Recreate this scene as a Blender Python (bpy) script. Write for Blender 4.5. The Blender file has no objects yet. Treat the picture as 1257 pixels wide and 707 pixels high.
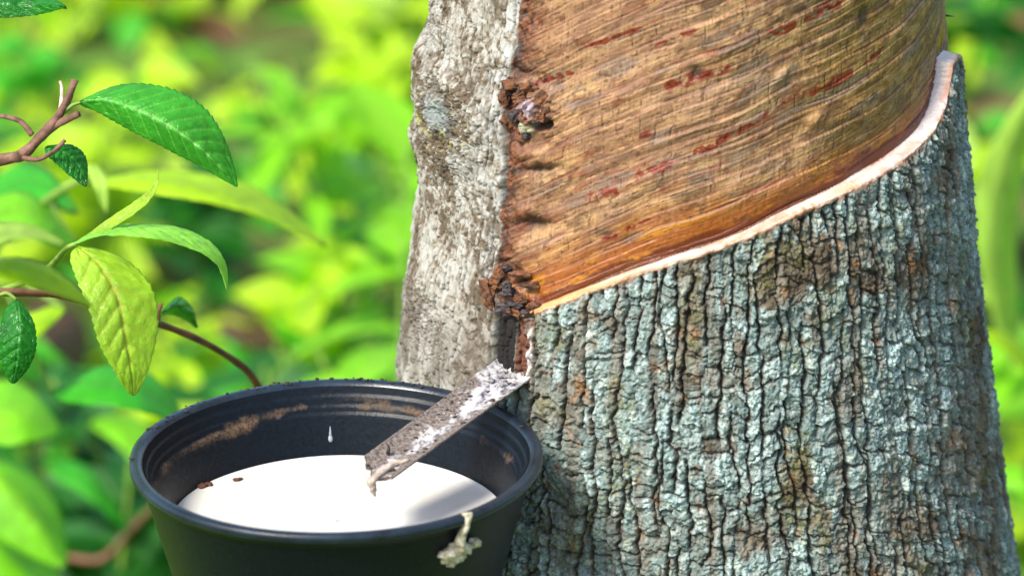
import bpy, bmesh, math, random
import numpy as np
from mathutils import Vector, noise as mnoise

random.seed(7)
rng = np.random.default_rng(7)
R = math.radians
C = bpy.context.scene.collection
sc = bpy.context.scene

# ------------------------------------------------------------------ camera, sky, sun, exposure
PITCH = R(19.9)
FPX = 4400.0                      # focal length in photo pixels (1257 wide)
DAX = 1.40                        # distance from lens to trunk axis
ZC = 0.65
cp, sp_ = math.cos(PITCH), math.sin(PITCH)
CAM = Vector((-0.0708, -DAX * cp, ZC + DAX * sp_))
cam = bpy.data.cameras.new('camera')
co = bpy.data.objects.new('camera', cam); C.objects.link(co)
co.location = CAM; co.rotation_euler = (R(90) - PITCH, 0, 0)
cam.sensor_width = 36; cam.lens = FPX / 1257 * 36
cam.clip_start = 0.05; cam.clip_end = 500
cam.dof.use_dof = True; cam.dof.focus_distance = 1.315; cam.dof.aperture_fstop = 9
sc.camera = co

SUN_EL, SUN_AZ = R(50), R(-46)    # azimuth measured from the camera's side of the tree towards the left
w = bpy.data.worlds.new('World'); sc.world = w; w.use_nodes = True
nt = w.node_tree
sky = nt.nodes.new('ShaderNodeTexSky'); sky.sky_type = 'NISHITA'; sky.sun_disc = False
sdir = Vector((math.sin(SUN_AZ) * math.cos(SUN_EL), -math.cos(SUN_AZ) * math.cos(SUN_EL), math.sin(SUN_EL)))
sky.sun_elevation = SUN_EL
sky.sun_rotation = math.atan2(sdir.x, sdir.y)
sky.dust_density = 2.0; sky.air_density = 1.0
bg = nt.nodes['Background']; bg.inputs['Strength'].default_value = 0.15
nt.links.new(sky.outputs[0], bg.inputs[0])
sun = bpy.data.lights.new('sun', 'SUN'); sun.energy = 3.5; sun.angle = R(14); sun.color = (1, .95, .86)
so = bpy.data.objects.new('sun', sun); C.objects.link(so)
so.rotation_euler = (-sdir).to_track_quat('-Z', 'Y').to_euler()
so.location = (-1, -1, 3)
sc.view_settings.view_transform = 'Standard'; sc.view_settings.look = 'None'
sc.view_settings.gamma = 1; sc.view_settings.use_curve_mapping = False
sc.view_settings.exposure = 0.78
sc.cycles.max_bounces = 8; sc.cycles.transparent_max_bounces = 6
sc.cycles.use_denoising = True

# ------------------------------------------------------------------ helpers
def ray(px, py, d):
    """point seen at photo pixel (px,py), d metres from the lens along the view axis"""
    a = (px - 628.5) / FPX * d; b = -(py - 353.5) / FPX * d
    return Vector((CAM.x + a, CAM.y + d * cp + b * sp_, CAM.z - d * sp_ + b * cp))

def proj(x, y, z):
    dx, dy, dz = x - CAM.x, y - CAM.y, z - CAM.z
    f = dy * cp - dz * sp_; u = dy * sp_ + dz * cp
    return 628.5 + FPX * dx / f, 353.5 - FPX * u / f

def srgb(r, g, b):
    def f(c):
        c /= 255.
        return c / 12.92 if c <= .04045 else ((c + .055) / 1.055) ** 2.4
    return (f(r), f(g), f(b))

def tag(o, label=None, cat=None, group=None, kind=None):
    if label: o['label'] = label
    if cat: o['category'] = cat
    if group: o['group'] = group
    if kind: o['kind'] = kind
    return o

def empty(name, loc, label=None, cat=None, group=None):
    o = bpy.data.objects.new(name, None); C.objects.link(o); o.location = loc
    o.empty_display_size = .02
    return tag(o, label, cat, group)

def mesh_obj(name, verts, faces, mat, parent=None, loc=None, smooth=True):
    """verts in world space; object origin at loc (or its parent's)"""
    if parent is not None: org = Vector(parent.matrix_world.translation) if False else world_loc(parent)
    else: org = Vector(loc) if loc is not None else Vector((0, 0, 0))
    me = bpy.data.meshes.new(name)
    v = np.asarray(verts, dtype=np.float64) - np.array(org)[None, :]
    me.from_pydata(v.tolist() if len(v) < 60000 else [], [], faces if len(v) < 60000 else [])
    if smooth: me.polygons.foreach_set('use_smooth', [True] * len(me.polygons))
    me.update()
    o = bpy.data.objects.new(name, me); C.objects.link(o)
    if mat: me.materials.append(mat)
    if parent is not None: o.parent = parent
    else: o.location = org
    return o

def world_loc(o):
    p = Vector(o.location)
    while o.parent is not None:
        o = o.parent; p = p + Vector(o.location)
    return p

def fattr(me, name, arr):
    a = me.attributes.new(name, 'FLOAT', 'POINT'); a.data.foreach_set('value', np.asarray(arr, dtype=np.float32).ravel())

def cattr(me, name, arr):
    a = me.attributes.new(name, 'FLOAT_COLOR', 'POINT')
    c = np.ones((len(arr), 4), dtype=np.float32); c[:, :3] = arr
    a.data.foreach_set('color', c.ravel())

# --- numpy noise
f4 = np.float32
def h2(ix, iy, seed=0):
    ix, iy = np.asarray(ix), np.asarray(iy)
    with np.errstate(over='ignore'):
        a = ix.astype(np.int32).astype(np.uint32) * np.uint32(374761393) + iy.astype(np.int32).astype(np.uint32) * np.uint32(668265263) + np.uint32(seed * 2246822519 % 4294967296)
        a = (a ^ (a >> np.uint32(13))) * np.uint32(1274126177)
        a = (a ^ (a >> np.uint32(16))) * np.uint32(2654435761)
        a = a ^ (a >> np.uint32(15))
    return a.astype(f4) * f4(1 / 4294967296.0)

def vn(x, y, seed=0):
    x = np.asarray(x, dtype=f4); y = np.asarray(y, dtype=f4)
    ix, iy = np.floor(x), np.floor(y); fx, fy = x - ix, y - iy
    fx = fx * fx * (3 - 2 * fx); fy = fy * fy * (3 - 2 * fy)
    a = h2(ix, iy, seed); b = h2(ix + 1, iy, seed); c = h2(ix, iy + 1, seed); d = h2(ix + 1, iy + 1, seed)
    a += (b - a) * fx; c += (d - c) * fx
    return a + (c - a) * fy

def fbm(x, y, seed=0, oct=4, g=.5):
    s = 0; a = 1; t = 0
    for o in range(oct):
        s = s + a * vn(x * 2 ** o + 17.3 * o, y * 2 ** o - 9.1 * o, seed + o * 31); t += a; a *= g
    return s / t

def vor(x, y, seed=0):
    ix, iy = np.floor(x), np.floor(y)
    f1 = np.full(x.shape, 9.); f2 = np.full(x.shape, 9.); idn = np.zeros(x.shape)
    for dx in (-1, 0, 1):
        for dy in (-1, 0, 1):
            cx, cy = ix + dx, iy + dy
            px = cx + f4(.1) + f4(.8) * h2(cx, cy, seed); py = cy + .1 + .8 * h2(cx, cy, seed + 5)
            d = np.hypot(px - x, py - y)
            m = d < f1
            f2 = np.where(m, f1, np.minimum(f2, d)); idn = np.where(m, h2(cx, cy, seed + 9), idn); f1 = np.where(m, d, f1)
    return f1, f2, idn

def ss(a, b, x):
    t = np.clip((x - a) / (b - a), 0, 1); return t * t * (3 - 2 * t)

def mix(a, b, t):
    t = np.asarray(t, dtype=f4)[..., None]
    a = np.asarray(a, dtype=f4); b = np.asarray(b, dtype=f4)
    return a + (b - a) * t

# --- materials
def new_mat(name):
    m = bpy.data.materials.new(name); m.use_nodes = True
    n = m.node_tree; b = n.nodes['Principled BSDF']
    return m, n, b

def N(n, t, **kw):
    x = n.nodes.new(t)
    for k, v in kw.items():
        if k in x.inputs: x.inputs[k].default_value = v
        else: setattr(x, k, v)
    return x

def noise_node(n, scale, detail=4, rough=.55, coord=None):
    x = N(n, 'ShaderNodeTexNoise'); x.inputs['Scale'].default_value = scale
    x.inputs['Detail'].default_value = detail; x.inputs['Roughness'].default_value = rough
    if coord is None:
        coord = n.nodes.new('ShaderNodeTexCoord').outputs['Object']
    n.links.new(coord, x.inputs['Vector'])
    return x

def ramp(n, src, stops):
    r = n.nodes.new('ShaderNodeValToRGB'); e = r.color_ramp.elements
    while len(e) < len(stops): e.new(.5)
    for i, (p, c) in enumerate(stops):
        e[i].position = p; e[i].color = (*c, 1) if len(c) == 3 else c
    n.links.new(src, r.inputs[0]); return r

def bump(n, b, src, dist, strength=1, prev=None):
    x = n.nodes.new('ShaderNodeBump'); x.inputs['Distance'].default_value = dist; x.inputs['Strength'].default_value = strength
    n.links.new(src, x.inputs['Height'])
    if prev: n.links.new(prev.outputs[0], x.inputs['Normal'])
    n.links.new(x.outputs[0], b.inputs['Normal']); return x

def mat_wood():
    m, n, b = new_mat('rubber_tree_surface')
    a = N(n, 'ShaderNodeAttribute'); a.attribute_name = 'Col'
    r = N(n, 'ShaderNodeAttribute'); r.attribute_name = 'rough'
    g = N(n, 'ShaderNodeAttribute'); g.attribute_name = 'grain'
    tc = n.nodes.new('ShaderNodeTexCoord').outputs['Object']
    n1 = noise_node(n, 900, 5, .7, tc); n2 = noise_node(n, 2600, 3, .6, tc)
    mr = N(n, 'ShaderNodeMapRange'); n.links.new(n1.outputs[0], mr.inputs[0])
    mr.inputs[1].default_value = .3; mr.inputs[2].default_value = .7; mr.inputs[3].default_value = .62; mr.inputs[4].default_value = 1.38
    # 1 + (v-1)*grain
    s = N(n, 'ShaderNodeMath', operation='SUBTRACT'); n.links.new(mr.outputs[0], s.inputs[0]); s.inputs[1].default_value = 1
    k = N(n, 'ShaderNodeMath', operation='MULTIPLY_ADD'); n.links.new(s.outputs[0], k.inputs[0]); n.links.new(g.outputs['Fac'], k.inputs[1]); k.inputs[2].default_value = 1
    vm = N(n, 'ShaderNodeVectorMath', operation='SCALE'); n.links.new(a.outputs['Color'], vm.inputs[0]); n.links.new(k.outputs[0], vm.inputs['Scale'])
    n.links.new(vm.outputs[0], b.inputs['Base Color']); n.links.new(r.outputs['Fac'], b.inputs['Roughness'])
    x = N(n, 'ShaderNodeMath', operation='MULTIPLY'); n.links.new(n1.outputs[0], x.inputs[0]); n.links.new(g.outputs['Fac'], x.inputs[1])
    b1 = bump(n, b, x.outputs[0], .0009, .9)
    y = N(n, 'ShaderNodeMath', operation='MULTIPLY'); n.links.new(n2.outputs[0], y.inputs[0]); n.links.new(g.outputs['Fac'], y.inputs[1])
    bump(n, b, y.outputs[0], .0004, .6, b1)
    return m

def mat_leaf(name, col, vein, trans=.45, rough=.38, tcol=None, var=.36):
    m, n, b = new_mat(name)
    a = N(n, 'ShaderNodeAttribute'); a.attribute_name = 'vein'
    tc = n.nodes.new('ShaderNodeTexCoord').outputs['Object']
    nz = noise_node(n, 60, 5, .6, tc)
    dark = tuple(c * (1 - var) for c in col); lite = tuple(c * (1 + var) for c in col)
    rp = ramp(n, nz.outputs[0], [(.3, dark), (.7, lite)])
    mx = N(n, 'ShaderNodeMix', data_type='RGBA'); n.links.new(a.outputs['Fac'], mx.inputs[0])
    n.links.new(rp.outputs[0], mx.inputs[6]); mx.inputs[7].default_value = (*vein, 1)
    sp1 = noise_node(n, 330, 3, .6, tc); spr = N(n, 'ShaderNodeMapRange'); n.links.new(sp1.outputs[0], spr.inputs[0]); spr.inputs[1].default_value = .68; spr.inputs[2].default_value = .74; spr.inputs[4].default_value = .75
    mx2 = N(n, 'ShaderNodeMix', data_type='RGBA'); n.links.new(spr.outputs[0], mx2.inputs[0]); n.links.new(mx.outputs[2], mx2.inputs[6]); mx2.inputs[7].default_value = (.16, .12, .03, 1)
    n.links.new(mx2.outputs[2], b.inputs['Base Color']); b.inputs['Roughness'].default_value = rough
    n2 = noise_node(n, 700, 3, .6, tc); b1_ = bump(n, b, n2.outputs[0], .0005, .35)
    vo = N(n, 'ShaderNodeTexVoronoi', feature='DISTANCE_TO_EDGE'); vo.inputs['Scale'].default_value = 620; n.links.new(tc, vo.inputs['Vector'])
    vm_ = N(n, 'ShaderNodeMapRange'); n.links.new(vo.outputs['Distance'], vm_.inputs[0]); vm_.inputs[2].default_value = .12; bump(n, b, vm_.outputs[0], .0004, .4, b1_)
    t = N(n, 'ShaderNodeBsdfTranslucent')
    tcol = tcol or (min(1, col[0] * 1.9 + .03), min(1, col[1] * 1.7), col[2] * .6)
    mt = N(n, 'ShaderNodeMix', data_type='RGBA'); n.links.new(a.outputs['Fac'], mt.inputs[0])
    mt.inputs[6].default_value = (*tcol, 1); mt.inputs[7].default_value = (*[min(1, c * 1.1) for c in vein], 1)
    n.links.new(mt.outputs[2], t.inputs['Color'])
    ms = N(n, 'ShaderNodeMixShader'); ms.inputs[0].default_value = trans
    n.links.new(b.outputs[0], ms.inputs[1]); n.links.new(t.outputs[0], ms.inputs[2])
    n.links.new(ms.outputs[0], n.nodes['Material Output'].inputs['Surface'])
    return m

def mat_simple(name, c1, c2, scale, rough=.7, bscale=None, bdist=.0005, spec=None):
    m, n, b = new_mat(name)
    tc = n.nodes.new('ShaderNodeTexCoord').outputs['Object']
    nz = noise_node(n, scale, 6, .65, tc)
    rp = ramp(n, nz.outputs[0], [(.35, c1), (.65, c2)])
    n.links.new(rp.outputs[0], b.inputs['Base Color']); b.inputs['Roughness'].default_value = rough
    nb = noise_node(n, bscale or scale * 3, 5, .65, tc); bump(n, b, nb.outputs[0], bdist, .8)
    return m

# ------------------------------------------------------------------ ground
def build_ground():
    m, n, b = new_mat('forest_soil')
    tc = n.nodes.new('ShaderNodeTexCoord').outputs['Object']
    nz = noise_node(n, 7, 8, .65, tc)
    rp = ramp(n, nz.outputs[0], [(.3, srgb(72, 62, 38)), (.42, srgb(90, 88, 44)), (.52, srgb(84, 112, 38)), (.75, srgb(86, 140, 34))])
    n.links.new(rp.outputs[0], b.inputs['Base Color']); b.inputs['Roughness'].default_value = .95
    nb = noise_node(n, 40, 6, .6, tc); bump(n, b, nb.outputs[0], .02, .8)
    xs = np.concatenate([[-80, -30, -10], np.linspace(-4, 4, 81), [10, 30, 80]])
    ys = np.concatenate([[-80, -30, -10], np.linspace(-4, 8, 121), [16, 40, 90]])
    X, Y = np.meshgrid(xs, ys); near = np.exp(-(X ** 2 + (Y - 2) ** 2) / 40)
    Z = (fbm(X * 1.3, Y * 1.3, 3) - .5) * .10 * near
    v = np.stack([X, Y, Z], -1).reshape(-1, 3)
    nx = len(xs); f = [(j * nx + i, j * nx + i + 1, (j + 1) * nx + i + 1, (j + 1) * nx + i) for j in range(len(ys) - 1) for i in range(nx - 1)]
    o = mesh_obj('ground', v, f, m); tag(o, kind='structure')
build_ground()

# ------------------------------------------------------------------ the rubber tree
R0 = .1149
AX = CAM.x + (851 - 628.5) / FPX * DAX      # ~0
def axis_pt(px, py):
    v = (py - 353.5) / FPX; dy = DAX * cp
    dz = dy * (v * cp + sp_) / (v * sp_ - cp); d = dy * cp - dz * sp_
    return CAM.x + (px - 628.5) / FPX * d, CAM.z + dz
PY = [-160, 0, 100, 200, 300, 400, 430, 500, 560, 640, 707, 900]
PL = [540, 530, 520, 514, 503, 492, 489, 487, 484, 480, 476, 462]
PR = [1164, 1176, 1181, 1190, 1198, 1208, 1212, 1219, 1228, 1240, 1250, 1282]
prof = []
for a, l, r_ in zip(PY, PL, PR):
    xl, z = axis_pt(l, a); xr, _ = axis_pt(r_, a)
    prof.append((z, (xl + xr) / 2, (xr - xl) / 2))
prof = [(2.9, prof[0][1] + .01, .088)] + prof + [(.25, prof[-1][1] + .004, .137), (.08, .016, .155), (-.08, .018, .19)]
prof = np.array(prof[::-1])
def rad(z): return np.interp(z, prof[:, 0], prof[:, 2])
def cx(z): return np.interp(z, prof[:, 0], prof[:, 1])

def hit(px, py, inset=0.):
    """(theta,z) where the photo pixel meets the trunk"""
    d = 1.30
    o = np.array(CAM); q = np.array(ray(px, py, 1.0)) - o
    best = None
    for k in range(900):
        t = 1.15 + k * .0004
        p = o + q * t
        rr = math.hypot(p[0] - cx(p[2]), p[1])
        e = rr - (rad(p[2]) - inset)
        if best is None or e < best[0]: best = (e, p)
        if e <= 0: break
    p = best[1]
    return math.atan2(p[0] - cx(p[2]), -p[1]), p[2]

# lower (outer) edge of the fresh tapping cut
cut_px = [(655, 382), (672, 375), (700, 366), (726, 356), (782, 335), (837, 318), (900, 299), (971, 264), (1035, 238), (1077, 216), (1119, 189), (1148, 161), (1162, 136), (1168, 106), (1168, 86)]
cut = [hit(*p) for p in cut_px]
ct = np.array([c[0] for c in cut]); cz = np.array([c[1] for c in cut])
TE, ZE = ct[-1] + .03, cz[-1] + .0006
_o = np.argsort(ct); _tt = np.linspace(ct.min(), TE, 400)
_zz = np.interp(_tt, np.concatenate([ct[_o], [TE]]), np.concatenate([cz[_o], [ZE]]))
_k = np.hanning(81); _k /= _k.sum(); _pad = np.concatenate([_zz[0] + (np.arange(-40, 0)) * (_zz[12] - _zz[0]) / 12, _zz, _zz[-1] + np.arange(1, 41) * (_zz[-1] - _zz[-12]) / 11])
_zz = np.convolve(_pad, _k, 'valid')
ct = np.concatenate([[ct[0] - 1.2], _tt, [TE + .12, 2.7]]); cz = np.concatenate([[_zz[0] - 1.2 * (_zz[40] - _zz[0]) / (_tt[40] - _tt[0])], _zz, [ZE + .001, ZE - .045]])
def zcut(th): return np.interp(th, ct, cz)
# left edge of the tapped panel
lb_px = [(642, -160), (640, -60), (637, 0), (633, 55), (625, 92), (616, 112), (619, 147), (621, 202), (615, 257), (612, 300), (603, 339), (610, 372)]
lb = [hit(*p) for p in lb_px]
lz = np.array([l[1] for l in lb])[::-1]; lt = np.array([l[0] for l in lb])[::-1]
def tleft(z): return np.interp(z, lz, lt)

th_f = np.linspace(R(-112), R(112), 1150)
th_b = np.linspace(R(112), R(248), 70)[1:-1]
TH = np.concatenate([th_f, th_b]); NT = len(TH)
zv = np.arange(.53, .84, .00034)
ZZ = np.concatenate([np.linspace(-.05, .44, 120), np.linspace(.442, .529, 90), zv, np.linspace(.841, .92, 90), np.linspace(.925, 2.7, 160)])
T, Z = np.meshgrid(TH, ZZ)
Tw = np.where(T > R(180), T - 2 * math.pi, T)
S = (Tw * R0 * 1000.).astype(f4); Zm = (Z * 1000.).astype(f4)                  # millimetres along the surface
def loc(px, py):
    t, z = hit(px, py); return t * R0 * 1000, z * 1000
PXmm = 3.3                                            # photo px per mm

def spot(px, py, rx, ry, rot=0, wob=0, seed=1):
    """smooth elliptical distance (1 at the rim) around a photo point, radii in photo px"""
    s0, z0 = loc(px, py)
    cs, sn = math.cos(R(rot)), math.sin(R(rot))
    fs = max(.35, math.cos(s0 / R0 / 1000))
    u = (S - s0) * PXmm * fs; v = (Zm - z0) * PXmm * .94
    if wob:
        u = u + wob * (fbm(S / 4, Zm / 4, seed) - .5) * 2; v = v + wob * (fbm(S / 4, Zm / 4, seed + 50) - .5) * 2
    a = (u * cs + v * sn) / rx; b = (-u * sn + v * cs) / ry
    return np.sqrt(a * a + b * b)

# --- rough plated bark (right of and below the cut)
def plated(S, Zm):
    W = 5.4
    s = S + 4.0 * (fbm(S / 26, Zm / 34, 11, 3) - .5) + 2.6 * (fbm(S / 5, Zm / 6, 12, 4, .6) - .5) + .9 * (vn(S / 1.1, Zm / 1.1, 13) - .5)
    k0 = np.floor(s / W)
    dl = np.full(s.shape, 1e3); col = np.zeros(s.shape); stg = np.ones(s.shape)
    for dk in range(-2, 4):
        k = k0 + dk
        kk = k * 1.0
        b = (k + .38 * (h2(k, k * 0, 77) - .5) * 2) * W
        wander = 6.5 * (fbm(Zm / 24 + kk * 7.13, kk * 3.7, 21, 3) - .5) + 2.6 * (fbm(Zm / 5.0 + kk * 5.1, kk, 23, 3) - .5)
        bb = b + wander
        d = np.abs(s - bb)
        present = .25 + .75 * ss(.30, .45, vn(Zm / 22 + kk * 13.7, kk * 1.9, 31))
        m = d < dl
        stg = np.where(m, present, stg); dl = np.where(m, d, dl)
        col = col + (s > bb)
    cid = k0 + col
    # cross cracks inside each column
    H = 8.5
    tilt = (h2(cid, cid * 0 + 3, 41) - .5) * 1.2
    zz = (Zm + tilt * (s - cid * W) + 4.2 * (fbm(S / 3.2, Zm / 4, 43, 4, .6) - .5)) / H + h2(cid, cid * 0, 44) * 10
    iz = np.floor(zz)
    dh = np.full(s.shape, 9.); pid = iz.copy(); hs = np.ones(s.shape)
    for dk in (0, 1):
        kb = iz + dk
        pos = kb + .7 * (h2(cid, kb, 45) - .5)
        d = np.abs(zz - pos) * H
        m = d < dh; dh = np.where(m, d, dh); hs = np.where(m, ss(.2, .45, h2(cid, kb, 46)), hs)
        pid = pid + (zz > pos) * 1.0
    return s, dl, stg, cid, dh, hs, pid, zz

s_, dl, stg, cid, dh, hs, pid, zz = plated(S, Zm)
wid = .14 + .85 * fbm(S / 4, Zm / 7, 51, 3)
fis = np.exp(-(dl / (wid * 1.05)) ** 2) * stg
fis2 = np.exp(-(dh / (.40)) ** 2) * hs
shoulder = 1 - np.exp(-np.minimum(dl * stg + (1 - stg) * 3, dh * 1.6 + (1 - hs) * 2) / .8)
ph = h2(cid, pid, 61)
zfrac = zz - np.floor(zz)
rough_n = fbm(S / 1.6, Zm / 1.6, 71, 4, .6) - .5
mid_n = fbm(S / 5, Zm / 7, 72, 4) - .5
f1, f2, vid = vor(S / 2.6 + mid_n * 1.5, Zm / 3.4 + mid_n, 81)
f3, f4_, vid2 = vor(S / 1.3 + rough_n * 1.2, Zm / 1.5, 82)
Hb = -2.1 * fis - .9 * fis2 + .9 * (shoulder - 1) + 1.0 * (ph - .5) + 1.5 * mid_n + 2.2 * rough_n + .55 * (vid - .5) - .45 * np.exp(-((f2 - f1) / .14) ** 2) + .30 * (vid2 - .5)
Hb = Hb - 1.1 * np.clip(zz - np.floor(zz) - .5, -.5, .5) * (h2(cid, pid, 64) > .4)
# horizontal growth bands
Hb = Hb + .8 * (fbm(S / 60, Zm / 11, 91, 2) - .5) + 2.4 * (fbm(S / 45, Zm / 60, 92, 2) - .5)
Hfis = np.clip(fis + .6 * fis2, 0, 1)

# --- flaky pale bark (left of the panel)
q1 = fbm(S / 9, Zm / 14, 101, 4) - .5
qa = fbm(S / 2.2, Zm / 2.2, 111, 3) - .5
g1, g2, gid = vor((S + q1 * 6 + qa * 2.4) / 3.4, (Zm + q1 * 8 + qa * 3.4) / 7.0, 102)
e1 = np.exp(-((g2 - g1) / .065) ** 2) * ss(.44, .54, fbm(S / 9, Zm / 12, 103, 2))
g3, g4, gid2 = vor((S - q1 * 6 + qa * 1.6) / 1.3, (Zm + q1 * 6 - qa * 1.6) / 1.7, 104)
e2 = np.exp(-((g4 - g3) / .12) ** 2)
wk = S + 5 * (fbm(S / 14, Zm / 18, 105, 4) - .5)
lf = np.abs(((wk / 4.6) % 1) - .5) * 2
lfis = ss(.84, 1.0, lf) * ss(.40, .50, fbm(wk / 10, Zm / 18, 106, 3))
sh_ = (Zm + 3.5 * (fbm(S / 4, Zm / 5, 112, 4) - .5) * 2 + 1.2 * S * .3) / 3.4; shf = sh_ - np.floor(sh_); sht = ss(.35, .6, fbm(S / 5, sh_ * .6, 113, 3))
wr_ = 1 - np.abs(np.sin((Zm + 9 * (fbm(S / 9, Zm / 7, 114, 4) - .5) * 2) / 1.15))
_, dlL, stL, cidL, dhL, hsL, pidL, zzL = plated(S * 1.7 + 300, Zm * 1.25 + 90)
fL = np.exp(-(dlL / (.10 + .85 * fbm(S / 3, Zm / 5, 115, 3))) ** 2) * stL * ss(.38, .52, fbm(S / 9, Zm / 13, 116, 3)); fL2 = np.exp(-(dhL / .42) ** 2) * hsL * ss(.36, .50, fbm(S / 8, Zm / 7, 117, 3))
phL = h2(cidL, pidL, 118)
Hl = -1.5 * fL - .8 * fL2 + .5 * (phL - .5) - .8 * (zzL - np.floor(zzL) - .5) * (phL > .35) + 2.6 * q1 + 1.5 * (fbm(S / 2.6, Zm / 3.6, 107, 6, .62) - .5) - 1.6 * lfis + 4.0 * (fbm(S / 24, Zm / 26, 108, 3) - .5)
e1 = np.clip(fL + .8 * fL2, 0, 1); e2 = e2 * 0
# knot with swollen rings near the left edge
dk = spot(548, 138, 34, 40, 0, 6, 5)
Hl = Hl + 6.0 * np.exp(-(dk / 1.5) ** 2) + 1.5 * np.sin(dk * 7 + 5 * q1) * np.exp(-(dk / 1.3) ** 2) - 3.8 * np.exp(-(dk / .35) ** 2)
knot = np.exp(-(dk / 1.2) ** 4)
for (a, b, rx, ry, hgt) in [(520, 62, 26, 20, 3.4), (512, 105, 20, 30, 3.6), (514, 165, 20, 26, 3.6), (545, 30, 30, 14, 1.4), (515, 360, 24, 26, 1.6), (514, 250, 18, 16, -1.6), (510, 212, 14, 12, -3.4), (560, 200, 30, 18, 1.6), (525, 330, 16, 20, 1.5)]:
    Hl = Hl + hgt * np.exp(-spot(a, b, rx, ry, 0, 4, 9) ** 2)
rlump = np.exp(-(spot(530, 20, 40, 30, 0, 4, 9)) ** 2) + np.exp(-(spot(515, 385, 26, 34, 0, 4, 9)) ** 2) + knot + .7 * np.exp(-spot(545, 205, 40, 40) ** 2)
w1, w2, _ = vor((S + q1 * 8) / 2.4, (Zm - q1 * 8) / 1.7, 110)
Hl = Hl + np.clip(rlump, 0, 1) * (-1.1 * wr_ ** 2 - 1.3 * np.exp(-((w2 - w1) / .16) ** 2) + 1.6 * (fbm(S / 3, Zm / 2.2, 109, 3) - .5))

# --- where each surface is
zc = (zcut(Tw) * 1000).astype(f4)
tl = tleft(Z) * R0 * 1000
qn = Zm - zc                                          # mm above the cut edge
jag = 1.9 * (fbm(S / 4, qn / 2.5, 120, 4, .6) - .5)
sl_ = S - tl                                          # mm right of the panel's left edge
jl = 2.2 * (fbm(S / 5, Zm / 3.2, 121, 4) - .5)
back = ss(R(150), R(156), np.abs(Tw))
ledw = 1.15 + .3 * (fbm(S / 8, Zm / 50, 122, 2) - .5)
jsm = 1.0 * (fbm(S / 16, S * 0 + 2, 123, 2) - .5)
in_p = ss(0, 1, (qn + jsm * .5) / ledw) * ss(-.7, .9, sl_ + jl) * (1 - back)
rightness = ss(-10, 110, S)
recess = 2.8 + 2.9 * rightness
recess = recess * ss(-2, 22, sl_) + 1.0 * (1 - ss(-2, 22, sl_))

# --- panel relief: streaks parallel to the cut, short upright cracks
_i = np.argmin(np.abs(ct - .98)); _sl = (ct > .78) & (ct < .98); _g = np.polyfit(ct[_sl], cz[_sl], 1)
zcp = np.where(Tw > .98, np.polyval(_g, Tw) - np.polyval(_g, .98) + float(zcut(.98)), zcut(Tw)) * 1000
qs = (Zm - zcp).astype(f4)
qs = qs + 1.3 * (fbm(S / 30, qn / 16, 130, 3) - .5) * 2
st1 = fbm(S / 26, qs / 2.2, 131, 4) - .5
st2 = fbm(S / 9, qs / .8, 132, 3) - .5
ridge = 1 - np.abs(fbm(S / 40, qs / 5.0, 133, 3) - .5) * 2
crk_c = np.floor((S + 1.0 * (vn(S / 3, Zm / 5, 134) - .5)) / 2.6)
crk_x = (S + .9 * (vn(Zm / 4, crk_c, 135) - .5) * 2) - (crk_c + .5 + .6 * (h2(crk_c, crk_c * 0, 136) - .5)) * 2.6
seg = np.floor(Zm / 7 + h2(crk_c, crk_c * 0, 137) * 5); fr = Zm / 7 + h2(crk_c, crk_c * 0, 137) * 5 - seg
cp_ = (h2(crk_c, seg, 138) > .80 + .12 * rightness) * ss(.5, .3, np.abs(fr - .5))
crk = np.exp(-(crk_x / .15) ** 2) * cp_ * ss(8, 20, qn) * ss(.25, .5, fbm(S / .8, Zm / 2, 143, 2))
tq = qs / 4.4 + .5 * (fbm(S / 70, qs / 18, 144, 3) - .5) * 2; fq = tq - np.floor(tq)
tq2 = qs / 1.5 + .8 * (fbm(S / 24, qs / 7, 145, 3) - .5) * 2; fq2 = tq2 - np.floor(tq2)
tl1 = np.exp(-(np.minimum(fq, 1 - fq) / .06) ** 2) * ss(.48, .60, fbm(S / 16, tq * .9, 146, 3)); tl2 = np.exp(-(np.minimum(fq2, 1 - fq2) / .16) ** 2) * ss(.45, .62, fbm(S / 9, tq2 * .7, 147, 3))
tq3 = qs / 11.5 + .35 * (fbm(S / 60, qs / 25, 148, 3) - .5) * 2; fq3 = tq3 - np.floor(tq3)
tl3 = np.exp(-(np.minimum(fq3, 1 - fq3) / .035) ** 2) * ss(.36, .50, fbm(S / 22, tq3 * .8, 149, 3))
seam = ss(9, 3, sl_ + 5 * (fbm(S / 5, Zm / 5, 153, 4) - .5) * 2)
Hp = (.85 - .35 * rightness) * (fq3 - .5) - .35 * tl3 + seam * (2.4 * (fbm(S / 2.4, Zm / 3, 154, 5, .6) - .5)) + .38 * (fq - .5) * ss(.3, .6, fbm(S / 16, tq * .9, 146, 3)) + .12 * (fq2 - .5) - .28 * tl1 - .06 * tl2 + .45 * st1 + .18 * st2 + .35 * (ridge - .8) * ss(.75, .95, ridge) - .5 * crk + .35 * (fbm(S / 1.2, Zm / 2.5, 139, 3) - .5) + 3.2 * (fbm(S / 38, qs / 16, 140, 2) - .5)
leftz = ss(26, 4, sl_)                                # rough callus next to the old bark
Hp = Hp + leftz * (2.6 * (fbm(S / 5, Zm / 5, 141, 4) - .5) + 1.2 * (fbm(S / 1.6, Zm / 2.4, 142, 3) - .5))
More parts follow.
